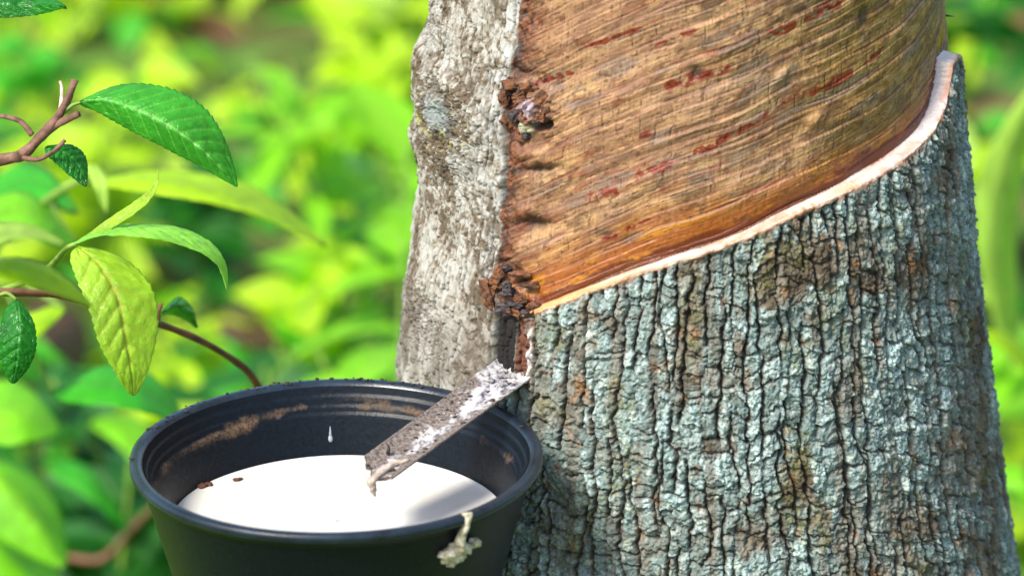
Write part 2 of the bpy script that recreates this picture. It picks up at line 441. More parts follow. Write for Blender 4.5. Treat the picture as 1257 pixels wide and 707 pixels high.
# scars in the callus
d1 = spot(648, 133, 30, 27, 10, 9, 60)
craterA = np.exp(-spot(629, 128, 12, 19, 10, 6, 61) ** 4); craterB = np.exp(-spot(664, 152, 9, 8, 0, 4, 62) ** 4); craterC = np.exp(-spot(640, 152, 8, 7, 0, 4, 62) ** 4)
Hp = Hp + 6.0 * np.exp(-(d1 / .95) ** 3) + 1.6 * np.exp(-(d1 / 1) ** 2) * (fbm(S / 2.2, Zm / 2.2, 63, 3) - .5) * 5 - 7.5 * craterA - 4.0 * craterB - 4 * craterC
cl1 = np.exp(-spot(658, 209, 22, 4, 12, 5, 64) ** 2); cl2 = np.exp(-spot(652, 278, 20, 7, 10, 6, 65) ** 2); cl3 = np.exp(-spot(640, 90, 28, 5, -8, 6, 66) ** 2)
cl4 = np.exp(-spot(632, 345, 26, 9, -30, 8, 67) ** 2)
Hp = Hp - 2.6 * cl1 - 3.0 * cl2 + 2.4 * np.exp(-spot(652, 192, 28, 12, 5, 4, 68) ** 2) - 1.4 * cl3 + 1.6 * np.exp(-spot(640, 262, 20, 10, 5, 6, 69) ** 2) - 2.5 * cl4
callusA = np.exp(-(d1 / 1.25) ** 4)
# small knots in the panel
for (a, b, rx, ry, hh) in [(965, 97, 12, 5, 1.6), (1010, 150, 16, 8, 1.4), (1073, 25, 10, 13, -1.2), (855, 92, 8, 8, -1.2), (770, 120, 40, 9, 1.3), (900, 60, 50, 8, 1.0)]:
    Hp = Hp + hh * np.exp(-spot(a, b, rx, ry, 20, 4, 70) ** 2)

# --- channel under the cut that leads to the spout
(sA, zA), (sB, zB), (sC, _), (sD, _) = loc(607, 392), loc(628, 464), loc(629, 430), loc(652, 430)
wgl = .7 * (fbm(S / 4, Zm / 7, 150, 3) - .5) * 2
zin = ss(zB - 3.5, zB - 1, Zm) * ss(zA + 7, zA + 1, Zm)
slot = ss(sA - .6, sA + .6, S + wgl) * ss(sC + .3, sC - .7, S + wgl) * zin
strip = ss(sC - .3, sC + .5, S + wgl) * ss(sD + .6, sD - .6, S + wgl) * ss(zB - 4, zB - 1, Zm) * ss(zA + 5, zA + 2, Zm)
white_s = np.exp(-((S - (sD - 1.6) + 1.4 * (fbm(Zm / 5, Zm * 0, 151, 2) - .5)) / .75) ** 2) * ss(zB - 2, zB + 2, Zm) * ss(zA + 2, zA - 3, Zm)

DR = Hb
wl = ss(.8, -.8, sl_ + .6 * jl) * (1 - back)          # left bark mask above cut level
low_left = ss(sA + 1.5, sA - 2.5, S + 2 * wgl) 
wl = np.maximum(wl * (Zm > zA - 0), low_left * (1 - back))
DR = DR * (1 - wl) + Hl * wl
lipn = ss(-3.2, -.9, qn) * (S > sD) * (1 - back)
DR = DR * (1 - lipn) + lipn * (.5 * mid_n - .3)                            # bark trimmed flat along the knife's edge
DR = DR * (1 - in_p) + (Hp - recess) * in_p
edge_w = ss(-2.6, -.5, qn) * (1 - ss(1.2, 2.2, qn)) * (S > sD) * (1 - back)
DR = DR - 5.0 * slot - 1.6 * strip * (1 - slot) + 1.3 * white_s * strip + strip * .5 * rough_n
DR = DR * (1 - slot * .6)
damp = 1 - ss(.92, 1.3, Z) * .4
DR = DR + edge_w * (.9 * rough_n + .5 * (fbm(S / 4, qn / 1.2, 255, 3) - .5))
RR = rad(Z) + DR / 1000 * damp
X = cx(Z) + RR * np.sin(Tw); Y = -RR * np.cos(Tw)
X[0] = X[0]; V = np.stack([X, Y, Z], -1)

# --- colours (albedo)
def A(*c): return np.array(srgb(*c))
one = np.ones(S.shape)
lich = A(138, 164, 162); lich2 = A(196, 216, 212); brn = A(126, 116, 100); brn2 = A(88, 76, 60); drk = A(46, 34, 25); moss = A(118, 122, 44); oran = A(168, 112, 58)
L1 = fbm(S / 30, Zm / 38, 201, 4); L2 = fbm(S / 6, Zm / 9, 202, 4); L3 = fbm(S / 1.3, Zm / 1.3, 203, 3, .6)
lm = ss(.40, .54, L1 * .65 + L2 * .35 + .07 * rough_n + .03)
top = np.clip(.5 + .32 * (ph - .5) * 2 + 1.0 * mid_n, 0, 1)
def spotm(px, py, rx, ry, rot=0, wob=20): return np.exp(-spot(px, py, rx, ry, rot, wob, 210) ** 4)
brpatch = np.clip(1.0 * spotm(1010, 320, 90, 34, 12, 30) + .8 * spotm(1200, 470, 22, 120) + .7 * spotm(1090, 640, 60, 60, 0, 30) + spotm(850, 400, 26, 75) + .8 * spotm(985, 330, 70, 30) + spotm(1040, 480, 26, 45) + .55 * spotm(850, 662, 120, 26, 0, 40) + spotm(1180, 560, 40, 80) + .8 * spotm(690, 640, 36, 70) + .7 * spotm(1130, 330, 26, 60) + .7 * spotm(900, 470, 50, 16) + .6 * spotm(760, 560, 40, 20) + .85 * spotm(680, 500, 36, 36), 0, 1)
lm = np.clip(lm * .75 + .50 - 1.0 * brpatch * ss(.30, .50, L2 + .12), 0, 1) * ss(.36, .50, L2 * .5 + L1 * .5 + .04) * (.35 + .65 * ss(.25, .8, shoulder + 1.2 * rough_n))
vst = ss(.56, .66, fbm(S / 5, Zm / 60, 208, 3)); lm = lm * (1 - .6 * vst)
colB = mix(brn[None, None] * one[..., None], brn2, ss(.35, .65, fbm(S / 4, Zm / 6, 204, 3)))
lc = mix(lich * one[..., None], lich2, ss(.45, .8, L3 * .6 + ph * .4))
lc = mix(lc, A(88, 104, 98), .7 * ss(.50, .36, fbm(S / .9, Zm / .9, 209, 3, .7)))
colB = mix(colB, lc, lm * (.55 + .45 * top))
mo = np.clip(ss(.60, .70, fbm(S / 16, Zm / 26, 205, 4)) + .8 * spotm(848, 390, 18, 60) + .6 * spotm(930, 350, 30, 20), 0, 1) * ss(.4, .6, L3)
colB = mix(colB, moss, mo * .38)
colB = mix(colB, oran, .4 * ss(.70, .76, fbm(S / 5, Zm / 7, 206, 3)) * (1 - .5 * lm))
colB = mix(colB, drk, np.clip(Hfis * 1.0, 0, 1) * .75)
# lichen rings / pale crust
colB = mix(colB, A(214, 222, 206), .5 * ss(.68, .74, fbm(S / 3, Zm / 3, 207, 3)) * lm)

gw = A(166, 164, 156); gw2 = A(134, 124, 106); gb = A(84, 70, 52)
M1 = fbm(S / 14, Zm / 20, 211, 4); M2 = fbm(S / 1.9, Zm / 2.2, 212, 5, .65)
colL = mix(gw * one[..., None], gw2, ss(.40, .62, M1 * .5 + M2 * .5))
colL = mix(colL, gb, ss(.50, .62, M2 * .45 + M1 * .55) * .85)
colL = mix(colL, gb, np.clip(rlump, 0, 1) * .55 * ss(.35, .6, M2))
pale = ss(16, 2, -sl_) * ss(zA - 20, zA + 30, Zm)
colL = mix(colL, A(176, 182, 186), pale * .3 * ss(.65, .4, M2))
colL = mix(colL, A(48, 36, 26), np.clip(.9 * e1 + .35 * e2 * ss(.4, .6, M1) + lfis  + .6 * np.clip(rlump, 0, 1) * ss(.6, .95, wr_), 0, 1) * .85)
colL = mix(colL, A(160, 160, 40), .75 * ss(.6, .68, fbm(S / 3, Zm / 3, 213, 3)) * np.exp(-spot(540, 148, 34, 24) ** 2))
colL = mix(colL, A(58, 46, 34), .75 * ss(.35, .9, -np.sin(dk * 7 + 5 * q1 + 3 * qa)) * np.exp(-(dk / 1.5) ** 4))
colL = mix(colL, A(92, 78, 60), .5 * np.exp(-(dk / 1.6) ** 4) * ss(.4, .6, M2))
colL = mix(colL, A(126, 140, 140), .7 * np.exp(-(dk / .5) ** 4))
colL = mix(colL, A(92, 84, 74), .6 * ss(zA + 4, zA - 14, Zm) * ss(.35, .6, M1 + .1))

tanA = A(134, 96, 66); tanB = A(168, 128, 84); ochre = A(150, 110, 46); amber = A(150, 84, 22); red = A(122, 42, 16); pinkg = A(176, 146, 124); olive = A(120, 96, 32)
P1 = fbm(S / 40, qs / 7, 221, 4); P2 = fbm(S / 13, qs / 1.9, 222, 5, .65); P3 = fbm(S / 50, qs / 20, 223, 3)
colP = mix(tanA * one[..., None], tanB, ss(.38, .6, P1))
colP = mix(colP, ochre, ss(.35, .75, rightness * .6 + P3 * .4))
colP = mix(colP, pinkg, .7 * ss(.56, .70, P1 * .5 + P2 * .5) * (1 - .6 * rightness))
colP = mix(colP, A(112, 76, 46), .6 * ss(.50, .66, P2 * .7 + .3 * fbm(S / 30, qs / 3, 224, 3)))
colP = mix(colP, A(108, 92, 70), .55 * ss(.60, .70, fbm(S / 24, qs / 4, 225, 4)) )
fib = fbm(S / .45, Zm / 5, 232, 3); colP = mix(colP, A(92, 54, 28), (.62 - .25 * rightness) * tl1); colP = mix(colP, A(112, 72, 40), .16 * tl2)
mo2 = fbm(S / 8, qs / 3.4, 233, 6, .66); colP = mix(colP, A(96, 66, 40), .7 * ss(.53, .63, mo2)); colP = mix(colP, A(200, 160, 106), .5 * ss(.47, .38, mo2)); colP = mix(colP, A(158, 118, 88), .5 * ss(40, -20, S) * ss(.4, .55, fbm(S / 20, qs / 12, 239, 3))); colP = mix(colP, A(120, 104, 92), .6 * ss(.60, .66, fbm(S / 18, qs / 5, 234, 4))); colP = mix(colP, A(104, 70, 40), .28 * ss(.50, .72, fib)); colP = mix(colP, A(196, 160, 112), .18 * ss(.46, .28, fib) * ss(.4, .6, P1))
colP = mix(colP, olive, .5 * ss(.5, .64, fbm(S / 20, qs / 5, 226, 3)) * rightness)
colP = mix(colP, A(112, 66, 40), leftz * .75 * ss(.3, .6, fbm(S / 7, Zm / 6, 227, 4) + .05))
# amber zone of wet wood close to the cut
aw = 10 + 8 * (1 - rightness) + 8 * (fbm(S / 12, Zm * 0, 228, 3) - .5)
am = ss(aw * 1.5, aw * .5, qn + 2.5 * P2)
colP = mix(colP, A(150, 80, 14), .85 * am)
colP = mix(colP, A(190, 130, 20), .55 * am * ss(.52, .66, fbm(S / 8, qs / 4, 229, 3)))
core = ss(6.2, 4.2, qn + 2.2 * (fbm(S / 9, qn / 5, 230, 3) - .5) * 2)
colP = mix(colP, A(92, 34, 4), .92 * core)
# red-brown latex stains lying along old cuts
def streak(px0, py0, px1, py1, wpx, amt=1, seed=240):
    (a, b), (c, d) = loc(px0, py0), loc(px1, py1)
    t = np.clip((S - a) / (c - a), 0, 1)
    zl = b + (d - b) * t + 1.4 * (fbm(S / 9, S * 0, seed, 3) - .5) * 2
    ins = ss(a - 1, a + 3, S) * ss(c + 1, c - 3, S)
    wv = wpx / PXmm * (.35 + 1.3 * fbm(S / 4, S * 0 + 3, seed + 1, 3))
    return amt * ins * np.exp(-((Zm - zl) / np.maximum(wv, .12)) ** 2) * ss(.30, .48, fbm(S / 3.2, Zm / 2.5, seed + 2, 3))
SR = np.zeros(S.shape)
for i, a in enumerate([(700, 248, 760, 235, 5), (775, 222, 832, 196, 6), (848, 192, 900, 170, 6), (905, 165, 950, 140, 4), (1000, 120, 1060, 90, 5), (812, 112, 900, 84, 6), (935, 48, 985, 32, 5), (985, 32, 1045, 4, 5), (640, 108, 700, 92, 4), (770, 176, 800, 168, 4), (960, 136, 1000, 118, 3), (1070, 86, 1100, 62, 4), (700, 60, 790, 38, 3), (1030, 220, 1085, 186, 4), (730, 300, 800, 272, 3), (800, 60, 860, 36, 3)]):
    SR = np.maximum(SR, streak(*a, 1, 240 + i * 7))
spk = ss(.66, .72, fbm(S / 2.2, qs / 1.1, 235, 3)); colP = mix(colP, A(84, 50, 28), .7 * spk)
sr2 = ss(.60, .66, fbm(S / 13, qs / 1.3, 236, 4)) * ss(.52, .6, fbm(S / 20, qs / 9, 237, 2)); colP = mix(colP, A(128, 56, 24), .45 * sr2 * (S < 60))
colP = mix(colP, red, ss(.25, .5, SR) * .95)
colP = mix(colP, A(60, 18, 8), ss(.6, .9, SR) * ss(.5, .6, fbm(S / 2, Zm / 1.5, 238, 3)) * .8)
dkp = np.clip(spotm(1074, 24, 10, 14, 0, 5) + spotm(856, 90, 9, 8, 0, 5) + .8 * spotm(770, 295, 16, 6, 20, 6) + .6 * spotm(735, 288, 10, 5, 0, 5) + .5 * spotm(930, 205, 24, 7, 20, 6) + .5 * spotm(850, 240, 26, 8, 20, 6), 0, 1)
colP = mix(colP, A(62, 52, 40), dkp * .8)
colP = mix(colP, A(86, 50, 28), (.7 - .3 * rightness) * tl3)
colP = mix(colP, mix(A(110, 62, 36) * one[..., None], A(46, 30, 22), ss(.42, .60, fbm(S / 2.4, Zm / 3, 155, 5, .6))), .85 * seam)
colP = mix(colP, A(58, 36, 22), np.clip(crk, 0, 1) * .75)
colP = mix(colP, A(92, 48, 28), callusA * .7 * ss(.3, .6, fbm(S / 3, Zm / 3, 231, 3) + .1))
colP = mix(colP, A(34, 26, 22), np.clip(craterA + craterB + craterC + cl1 * .9 + cl2 * .9 + cl4 * .8 + cl3 * .4, 0, 1) * .9)
colP = mix(colP, A(176, 160, 172), .85 * np.exp(-spot(652, 132, 9, 8, 0, 5, 63) ** 4))
colP = mix(colP, A(180, 176, 140), .8 * np.exp(-spot(648, 158, 7, 7, 0, 4, 63) ** 4))

# the fresh cut's sloping face
tt = np.clip(qn / ledw, 0, 1.4)
cream = A(216, 200, 184)
colE = mix(cream * one[..., None], A(214, 172, 148), ss(.5, .62, fbm(S / 16, qn / 2, 250, 2)))
colE = mix(colE, A(206, 196, 194), .8 * ss(55, 100, S))
colE = mix(colE, A(206, 140, 96), .9 * ss(.30, .10, tt + .5 * jag))
colE = mix(colE, A(206, 176, 168), .5 * ss(.5, .7, fbm(S / 18, qn / .5, 252, 2)))
colE = mix(colE, A(236, 226, 210), .7 * ss(.54, .62, fbm(S / 16, qn / .6, 253, 2)))
colE = mix(colE, A(184, 124, 92), .5 * ss(.60, .66, fbm(S / 12, qn / .6, 254, 2)))
colE = mix(colE, A(170, 112, 80), .5 * ss(.62, .70, fbm(S / 10, qn / .5, 251, 2)))
colE = mix(colE, A(212, 150, 80), .75 * ss(-22, -50, S) )
edge = ss(-1.1, -.1, qn + jag * 1.2) * (1 - ss(1.0, 1.35, qn / ledw)) * ss(-.2, 1.5, sl_) * (S > sC) * (1 - back)
rim = ss(-2.6, -1.0, qn + 2.0 * jag) * (1 - edge) * (S > sC) * (qn < 2) * (1 - back)

col = mix(colB, colL, wl)
col = mix(col, A(150, 104, 72), rim * .75)
col = mix(col, colP, in_p)
col = mix(col, colE, edge)
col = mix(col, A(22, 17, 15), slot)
col = mix(col, A(104, 64, 46), strip * (1 - slot) * ss(.2, .5, L2 + .1))
col = mix(col, A(224, 214, 210), np.clip(white_s * strip * 1.3, 0, 1) * ss(.35, .5, L3))
stem_dirt = np.exp(-spot(612, 372, 24, 20, 0, 8, 260) ** 2)
col = mix(col, A(60, 40, 30), stem_dirt * .7 * ss(.35, .55, L2))
gloss = in_p * (1 - edge)
rough = .88 * one; rough = rough * (1 - in_p) + in_p * (.60 - .30 * am - .14 * core - .15 * rightness); rough = rough * (1 - edge) + .42 * edge
rough = rough - .25 * np.clip(SR, 0, 1) * in_p; rough = np.clip(rough, .14, .95)
grain = 1 * (1 - in_p) + .38 * in_p; grain = grain * (1 - edge) + .5 * edge; grain = grain * (1 - .72 * wl)

wood = mat_wood()
tree = empty('rubber_tree', (0, 0, 0), 'grey rubber tree trunk with plated lichen bark and a slanting fresh tapping cut', 'tree')
NZ = len(ZZ)
I, J = np.meshgrid(np.arange(NT), np.arange(NZ - 1)); I2 = (I + 1) % NT
quads = np.stack([J * NT + I, J * NT + I2, (J + 1) * NT + I2, (J + 1) * NT + I], -1).reshape(-1, 4)
cls = np.zeros(S.shape, dtype=np.int8)
cls[in_p > .5] = 1; cls[edge > .5] = 2; cls[(strip > .5) | (slot > .5)] = 3
fc = cls[:-1, :].reshape(-1)
Vf = V.reshape(-1, 3); Cf = np.clip(col, 0.002, .95).reshape(-1, 3); Rf = rough.ravel(); Gf = grain.ravel()
def grid_part(name, sel, label=None):
    q = quads[sel]; used, inv = np.unique(q.ravel(), return_inverse=True)
    me = bpy.data.meshes.new(name); nv, nf = len(used), len(q)
    me.vertices.add(nv); me.vertices.foreach_set('co', Vf[used].astype(np.float32).ravel())
    me.loops.add(nf * 4); me.loops.foreach_set('vertex_index', inv.astype(np.int32).ravel())
    me.polygons.add(nf); me.polygons.foreach_set('loop_start', np.arange(0, nf * 4, 4, dtype=np.int32))
    me.polygons.foreach_set('use_smooth', np.ones(nf, dtype=bool))
    me.update(calc_edges=True)
    cattr(me, 'Col', Cf[used]); fattr(me, 'rough', Rf[used]); fattr(me, 'grain', Gf[used])
    me.materials.append(wood)
    o = bpy.data.objects.new(name, me); C.objects.link(o); o.parent = tree
    if label: o['label'] = label
    return o
grid_part('trunk', fc == 0, 'thick bark, plated and blue grey on the right, pale and flaky on the left')
grid_part('tapped_panel', fc == 1, 'smooth tan wood panel with red brown streaks above the cut')
grid_part('cut_edge', fc == 2, 'pale cream slanting edge of the fresh tapping cut')
grid_part('latex_channel', fc == 3, 'short dark upright channel above the spout')

# top of the trunk, out of the frame: closed with a cap so no hollow shows
def surf_pt(px, py, lift=0.):
    t, z = hit(px, py); r = rad(z) + lift / 1000
    return Vector((cx(z) + r * math.sin(t), -r * math.cos(t), z)), Vector((math.sin(t), -math.cos(t), 0))

# lumps: displaced, squashed icospheres joined into one mesh
def lump_verts(c, rx, ry, rz, seed, amp=.35, sub=3, f=1.0):
    bm = bmesh.new(); bmesh.ops.create_icosphere(bm, subdivisions=sub, radius=1)
    vs = []
    for v in bm.verts:
        n_ = v.co.normalized()
        k = 1 + amp * (mnoise.fractal(n_ * 1.7 * f + Vector((seed, seed * 1.7, 0)), 1.0, 2.0, 4))
        vs.append((c[0] + n_.x * rx * k, c[1] + n_.y * ry * k, c[2] + n_.z * rz * k))
    fs = [tuple(v.index for v in f_.verts) for f_ in bm.faces]; bm.free()
    return vs, fs

def join(parts):
    V_, F_ = [], []
    for v, f in parts:
        o = len(V_); V_ += list(v); F_ += [tuple(i + o for i in ff) for ff in f]
    return V_, F_

def tube(pts, rads, n=10, caps=True, rough=0, seed=0):
    pts = [Vector(p) for p in pts]; V_, F_ = [], []
    up = Vector((0.3, -.5, .8)).normalized(); prev = None
    for i, p in enumerate(pts):
        t = (pts[min(i + 1, len(pts) - 1)] - pts[max(i - 1, 0)]).normalized()
        a = t.cross(up if prev is None else prev).normalized() if prev is None else (prev - t * prev.dot(t)).normalized()
        prev = a; b = t.cross(a)
        r = rads[i] if hasattr(rads, '__len__') else rads
        for k in range(n):
            an = 2 * math.pi * k / n
            kk = 1 + rough * mnoise.noise(Vector((math.cos(an) * 1.5, math.sin(an) * 1.5, i * .35 + seed)))
            V_.append(p + (a * math.cos(an) + b * math.sin(an)) * r * kk)
    for i in range(len(pts) - 1):
        for k in range(n):
            F_.append((i * n + k, i * n + (k + 1) % n, (i + 1) * n + (k + 1) % n, (i + 1) * n + k))
    if caps:
        F_.append(tuple(range(n - 1, -1, -1))); F_.append(tuple((len(pts) - 1) * n + k for k in range(n)))
    return V_, F_

def spline(pts, m=8):
    """Catmull-Rom through the points"""
    P = [Vector(p) for p in pts]; P = [P[0] * 2 - P[1]] + P + [P[-1] * 2 - P[-2]]
    out = []
    for i in range(1, len(P) - 2):
        for k in range(m):
            t = k / m
            out.append(.5 * ((2 * P[i]) + (P[i + 1] - P[i - 1]) * t + (2 * P[i - 1] - 5 * P[i] + 4 * P[i + 1] - P[i + 2]) * t * t + (3 * P[i] - P[i - 1] - 3 * P[i + 1] + P[i + 2]) * t ** 3))
    out.append(P[-2]); return out

m_flake = mat_simple('torn_bark', srgb(38, 26, 20), srgb(134, 84, 50), 260, .8, 700, .0012)
m_dark = mat_simple('dark_dried_sap', srgb(24, 20, 20), srgb(74, 62, 64), 300, .45, 600, .001)
m_latexd = mat_simple('dried_latex', srgb(150, 132, 92), srgb(222, 214, 190), 350, .45, 500, .0008)

def flake(px, py, wmm, hmm, rot, curl, lift, seed, mat=m_flake, name='bark_flake'):
    """a curled chip of bark standing off the trunk"""
    c, nrm = surf_pt(px, py, lift); t = nrm.cross(Vector((0, 0, 1))).normalized() * -1; up = Vector((0, 0, 1))
    cr, sr = math.cos(R(rot)), math.sin(R(rot)); a = t * cr + up * sr; b = up * cr - t * sr
    nu, nv = 16, 20; V_, F_ = [], []
    for side in (0, 1):
        for j in range(nv + 1):
            for i in range(nu + 1):
                u, v = i / nu * 2 - 1, j / nv * 2 - 1
                ed = 1 - .22 * abs(mnoise.noise(Vector((math.atan2(v, u) * 2.2, seed, 3.1))))
                uu, vv = u * ed * (1 - .25 * v * v), v * ed
                ang = uu * curl
                x = math.sin(ang) / max(curl, .01) * wmm / 2; zc_ = (1 - math.cos(ang)) / max(curl, .01) * wmm / 2
                rr = .8 * mnoise.fractal(Vector((uu * 2.4, vv * 3, seed)), 1, 2, 4)
                th_ = -.5 * (1 - max(abs(u), abs(v)) ** 4) if side else .5 * (1 - max(abs(u), abs(v)) ** 4)
                p = c + (a * x + b * (vv * hmm / 2) + nrm * (zc_ + rr + th_)) / 1000
                V_.append(p)
    o = (nu + 1) * (nv + 1)
    for j in range(nv):
        for i in range(nu):
            q = j * (nu + 1) + i
            F_.append((q, q + 1, q + nu + 2, q + nu + 1)); F_.append((o + q, o + q + nu + 1, o + q + nu + 2, o + q + 1))
    return mesh_obj(name, V_, F_, mat, tree)
flake(600, 360, 7, 12, 22, 1.3, -.2, 1)
flake(610, 345, 5, 8, -30, 1.0, .3, 2)
flake(626, 352, 6, 5, 10, 1.2, .6, 3, m_dark)
flake(641, 366, 7, 4, 20, .9, .0, 4)
flake(622, 378, 9, 4, 8, .8, .4, 5, m_dark)
flake(634, 384, 8, 3, -12, 1.2, .2, 15, m_flake)
flake(615, 333, 5, 5, 40, .9, 0, 16, m_flake)
flake(643, 118, 8, 4, 24, .9, 1.5, 6)
flake(652, 134, 5, 4, -20, .8, 1.0, 7, mat_simple('pale_scar', srgb(120, 100, 104), srgb(206, 194, 200), 300, .6, 600, .001), 'pale_chip')
flake(645, 156, 4, 4, 10, .8, 1.0, 8, mat_simple('crusted_scar', srgb(108, 112, 92), srgb(206, 204, 170), 350, .7, 700, .001), 'crust')
flake(664, 143, 6, 4, 5, .8, .5, 9)
def clump(name, mat, spots, seed):
    P_ = []
    for i, (px, py, r1, r2, lift) in enumerate(spots):
        c, n_ = surf_pt(px, py, lift); P_.append(lump_verts(c - n_ * .0004, r1 / 900, r1 / 1500, r2 / 950, seed + i * 2.3, .55, 4, 1.0))
    o = mesh_obj(name, *join(P_), mat, tree)
    m_ = o.modifiers.new('r', 'REMESH'); m_.mode = 'VOXEL'; m_.voxel_size = .00035; m_.use_smooth_shade = True
    return o
clump('scar_callus', m_flake, [(628, 104, 3.2, 1.8, .2), (648, 108, 3.0, 1.8, .4), (664, 122, 2.4, 2.6, -.4), (668, 140, 1.8, 2.6, -.8), (622, 150, 2.4, 2.4, -.4), (618, 122, 2.0, 3.0, 0), (640, 172, 2.6, 1.6, -.8)], 3)
clump('dark_sap', m_dark, [(640, 116, 1.6, 2.0, .8), (632, 142, 2.4, 2.0, .3), (658, 150, 2.0, 1.6, .2), (646, 168, 1.6, 1.4, 0)], 9)
clump('torn_callus', m_flake, [(602, 366, 3.0, 3.6, -.6), (612, 348, 2.4, 1.6, -.2), (596, 352, 1.6, 2.0, -.4), (648, 352, 3.0, 1.2, -2.2), (636, 338, 3.6, 1.2, -1.6), (654, 376, 2.4, 1.2, -.6)], 21)
clump('dark_sap', m_dark, [(625, 360, 3.0, 1.4, -.4), (634, 374, 3.4, 1.3, -.4), (616, 384, 2.6, 2.0, -.8), (646, 384, 2.4, 1.0, -.4), (606, 342, 1.2, 1.0, .4), (620, 330, 1.8, 1.0, -.6)], 33)
# tiny splinter standing off the panel's right edge
p, nn = surf_pt(1140, 20, -9)
zt = axis_pt(1157, 20)[1]
mesh_obj('splinter', *tube([(cx(zt) + rad(zt) - .009, 0, zt), (cx(zt) + rad(zt) - .0055, -.001, zt + .0005), (cx(zt) + rad(zt) - .002, -.002, zt + .0003)], [.0006, .0005, .0001], 6), m_dark, tree)

# latex beads on the panel and crumbs on the bark rim
m_bead = mat_simple('latex_bead', srgb(226, 210, 176), srgb(246, 238, 220), 300, .25, 400, .0003)
for (px, py, r_) in [(789, 308, .8), (735, 326, .9), (846, 301, .5), (838, 297, .5), (952, 222, .5)]:
    t, z = hit(px, py, .006); rr = rad(z) - .0062
    c = (cx(z) + rr * math.sin(t), -rr * math.cos(t), z)
    mesh_obj('latex_bead', *lump_verts(c, r_ / 1000, r_ / 1000, r_ / 1000, px, .2), m_bead, tree)

# ------------------------------------------------------------------ collecting cup
CUPC = ray(413, 556, 1.0)
cy_ = -.136
k = (cy_ - CAM.y) / (CUPC.y - CAM.y)
CUPC = CAM + (CUPC - CAM) * k
RIM = 253 * ((CUPC.y - CAM.y) * cp - (CUPC.z - CAM.z) * sp_) / FPX
print('cup', CUPC[:], RIM, 'gap', math.hypot(CUPC.x - cx(CUPC.z), CUPC.y) - RIM - rad(CUPC.z))
cup = empty('collecting_cup', (CUPC.x, CUPC.y, CUPC.z - .085), 'black plastic latex cup with a dusty stained inside, held against the trunk', 'cup')
def mat_cup():
    m, n, b = new_mat('black_plastic')
    tc = n.nodes.new('ShaderNodeTexCoord').outputs['Object']
    z = N(n, 'ShaderNodeSeparateXYZ'); n.links.new(tc, z.inputs[0])
    at = N(n, 'ShaderNodeAttribute'); at.attribute_name = 'stain'
    ns = noise_node(n, 110, 8, .75, tc); ns2 = noise_node(n, 700, 4, .7, tc); nbig = noise_node(n, 28, 4, .6, tc)
    s1 = N(n, 'ShaderNodeMath', operation='ADD'); n.links.new(ns.outputs[0], s1.inputs[0]); n.links.new(at.outputs['Fac'], s1.inputs[1])
    s2 = N(n, 'ShaderNodeMath', operation='ADD'); n.links.new(s1.outputs[0], s2.inputs[0]); n.links.new(nbig.outputs[0], s2.inputs[1])
    rp = ramp(n, s2.outputs[0], [(0, (0, 0, 0)), (.5, (1, 1, 1))]); rp.color_ramp.elements[0].position = .0
    mr = N(n, 'ShaderNodeMapRange'); n.links.new(s2.outputs[0], mr.inputs[0]); mr.inputs[1].default_value = 1.44; mr.inputs[2].default_value = 1.74; mr.clamp = True
    base = ramp(n, ns2.outputs[0], [(.35, srgb(6, 11, 16)), (.75, srgb(16, 27, 38))])
    dirt = ramp(n, ns2.outputs[0], [(.35, srgb(44, 36, 30)), (.7, srgb(120, 96, 74))])
    mx = N(n, 'ShaderNodeMix', data_type='RGBA'); n.links.new(mr.outputs[0], mx.inputs[0]); n.links.new(base.outputs[0], mx.inputs[6]); n.links.new(dirt.outputs[0], mx.inputs[7])
    n.links.new(mx.outputs[2], b.inputs['Base Color'])
    rr = N(n, 'ShaderNodeMapRange'); n.links.new(mr.outputs[0], rr.inputs[0]); rr.inputs[3].default_value = .34; rr.inputs[4].default_value = .85
    n.links.new(rr.outputs[0], b.inputs['Roughness'])
    b1 = bump(n, b, ns2.outputs[0], .0004, .35)
    bump(n, b, ns.outputs[0], .0008, .35, b1)
    return m
m_cup = mat_cup(); m_cup.node_tree.nodes['Principled BSDF'].inputs['Specular IOR Level'].default_value = .28
H = .085; slope = .27
def lathe(profile, nseg, center, wob=None):
    V_, F_ = [], []
    for (r, z) in profile:
        for k in range(nseg):
            a = 2 * math.pi * k / nseg
            rr = r + (wob(a, z) if wob else 0)
            V_.append((center[0] + rr * math.cos(a), center[1] + rr * math.sin(a), center[2] + z))
    for j in range(len(profile) - 1):
        for k in range(nseg):
            F_.append((j * nseg + k, j * nseg + (k + 1) % nseg, (j + 1) * nseg + (k + 1) % nseg, (j + 1) * nseg + k))
    return V_, F_
rb = RIM - .0008
outer = [(0.0005, -H), (RIM - slope * H - .004, -H), (RIM - slope * H - .0012, -H + .001)]
outer += [(RIM - .0022 - slope * (-z), z) for z in np.linspace(-H + .003, -.0035, 26)]
outer_in = [(RIM - .0036, -.0032)]
inner = []
def rin(z):
    r = RIM - .0046 - slope * (-z) * .98
    for st in (-.0045, -.0080, -.0105): r += .0007 * (1 / (1 + math.exp(-(z - st) / .00022)) - 1) * 1.0
    return r
inner = [(rin(z), z) for z in np.linspace(-.0012, -.020, 90)] + [(rin(z), z) for z in np.linspace(-.021, -H + .003, 24)] + [(.0005, -H + .0025)]
wobf = lambda a, z: .0004 * math.sin(2 * a + .6) + .00025 * math.sin(5 * a)
V_, F_ = lathe(outer + [(RIM - .0026, -.0036)], 256, CUPC, wobf)
V2, F2 = lathe(inner, 256, CUPC, wobf)
Va, Fa = join([(V_, F_), (V2, [tuple(reversed(f)) for f in F2])])
body = mesh_obj('body', Va, Fa, m_cup, cup)
st = np.zeros(len(Va))
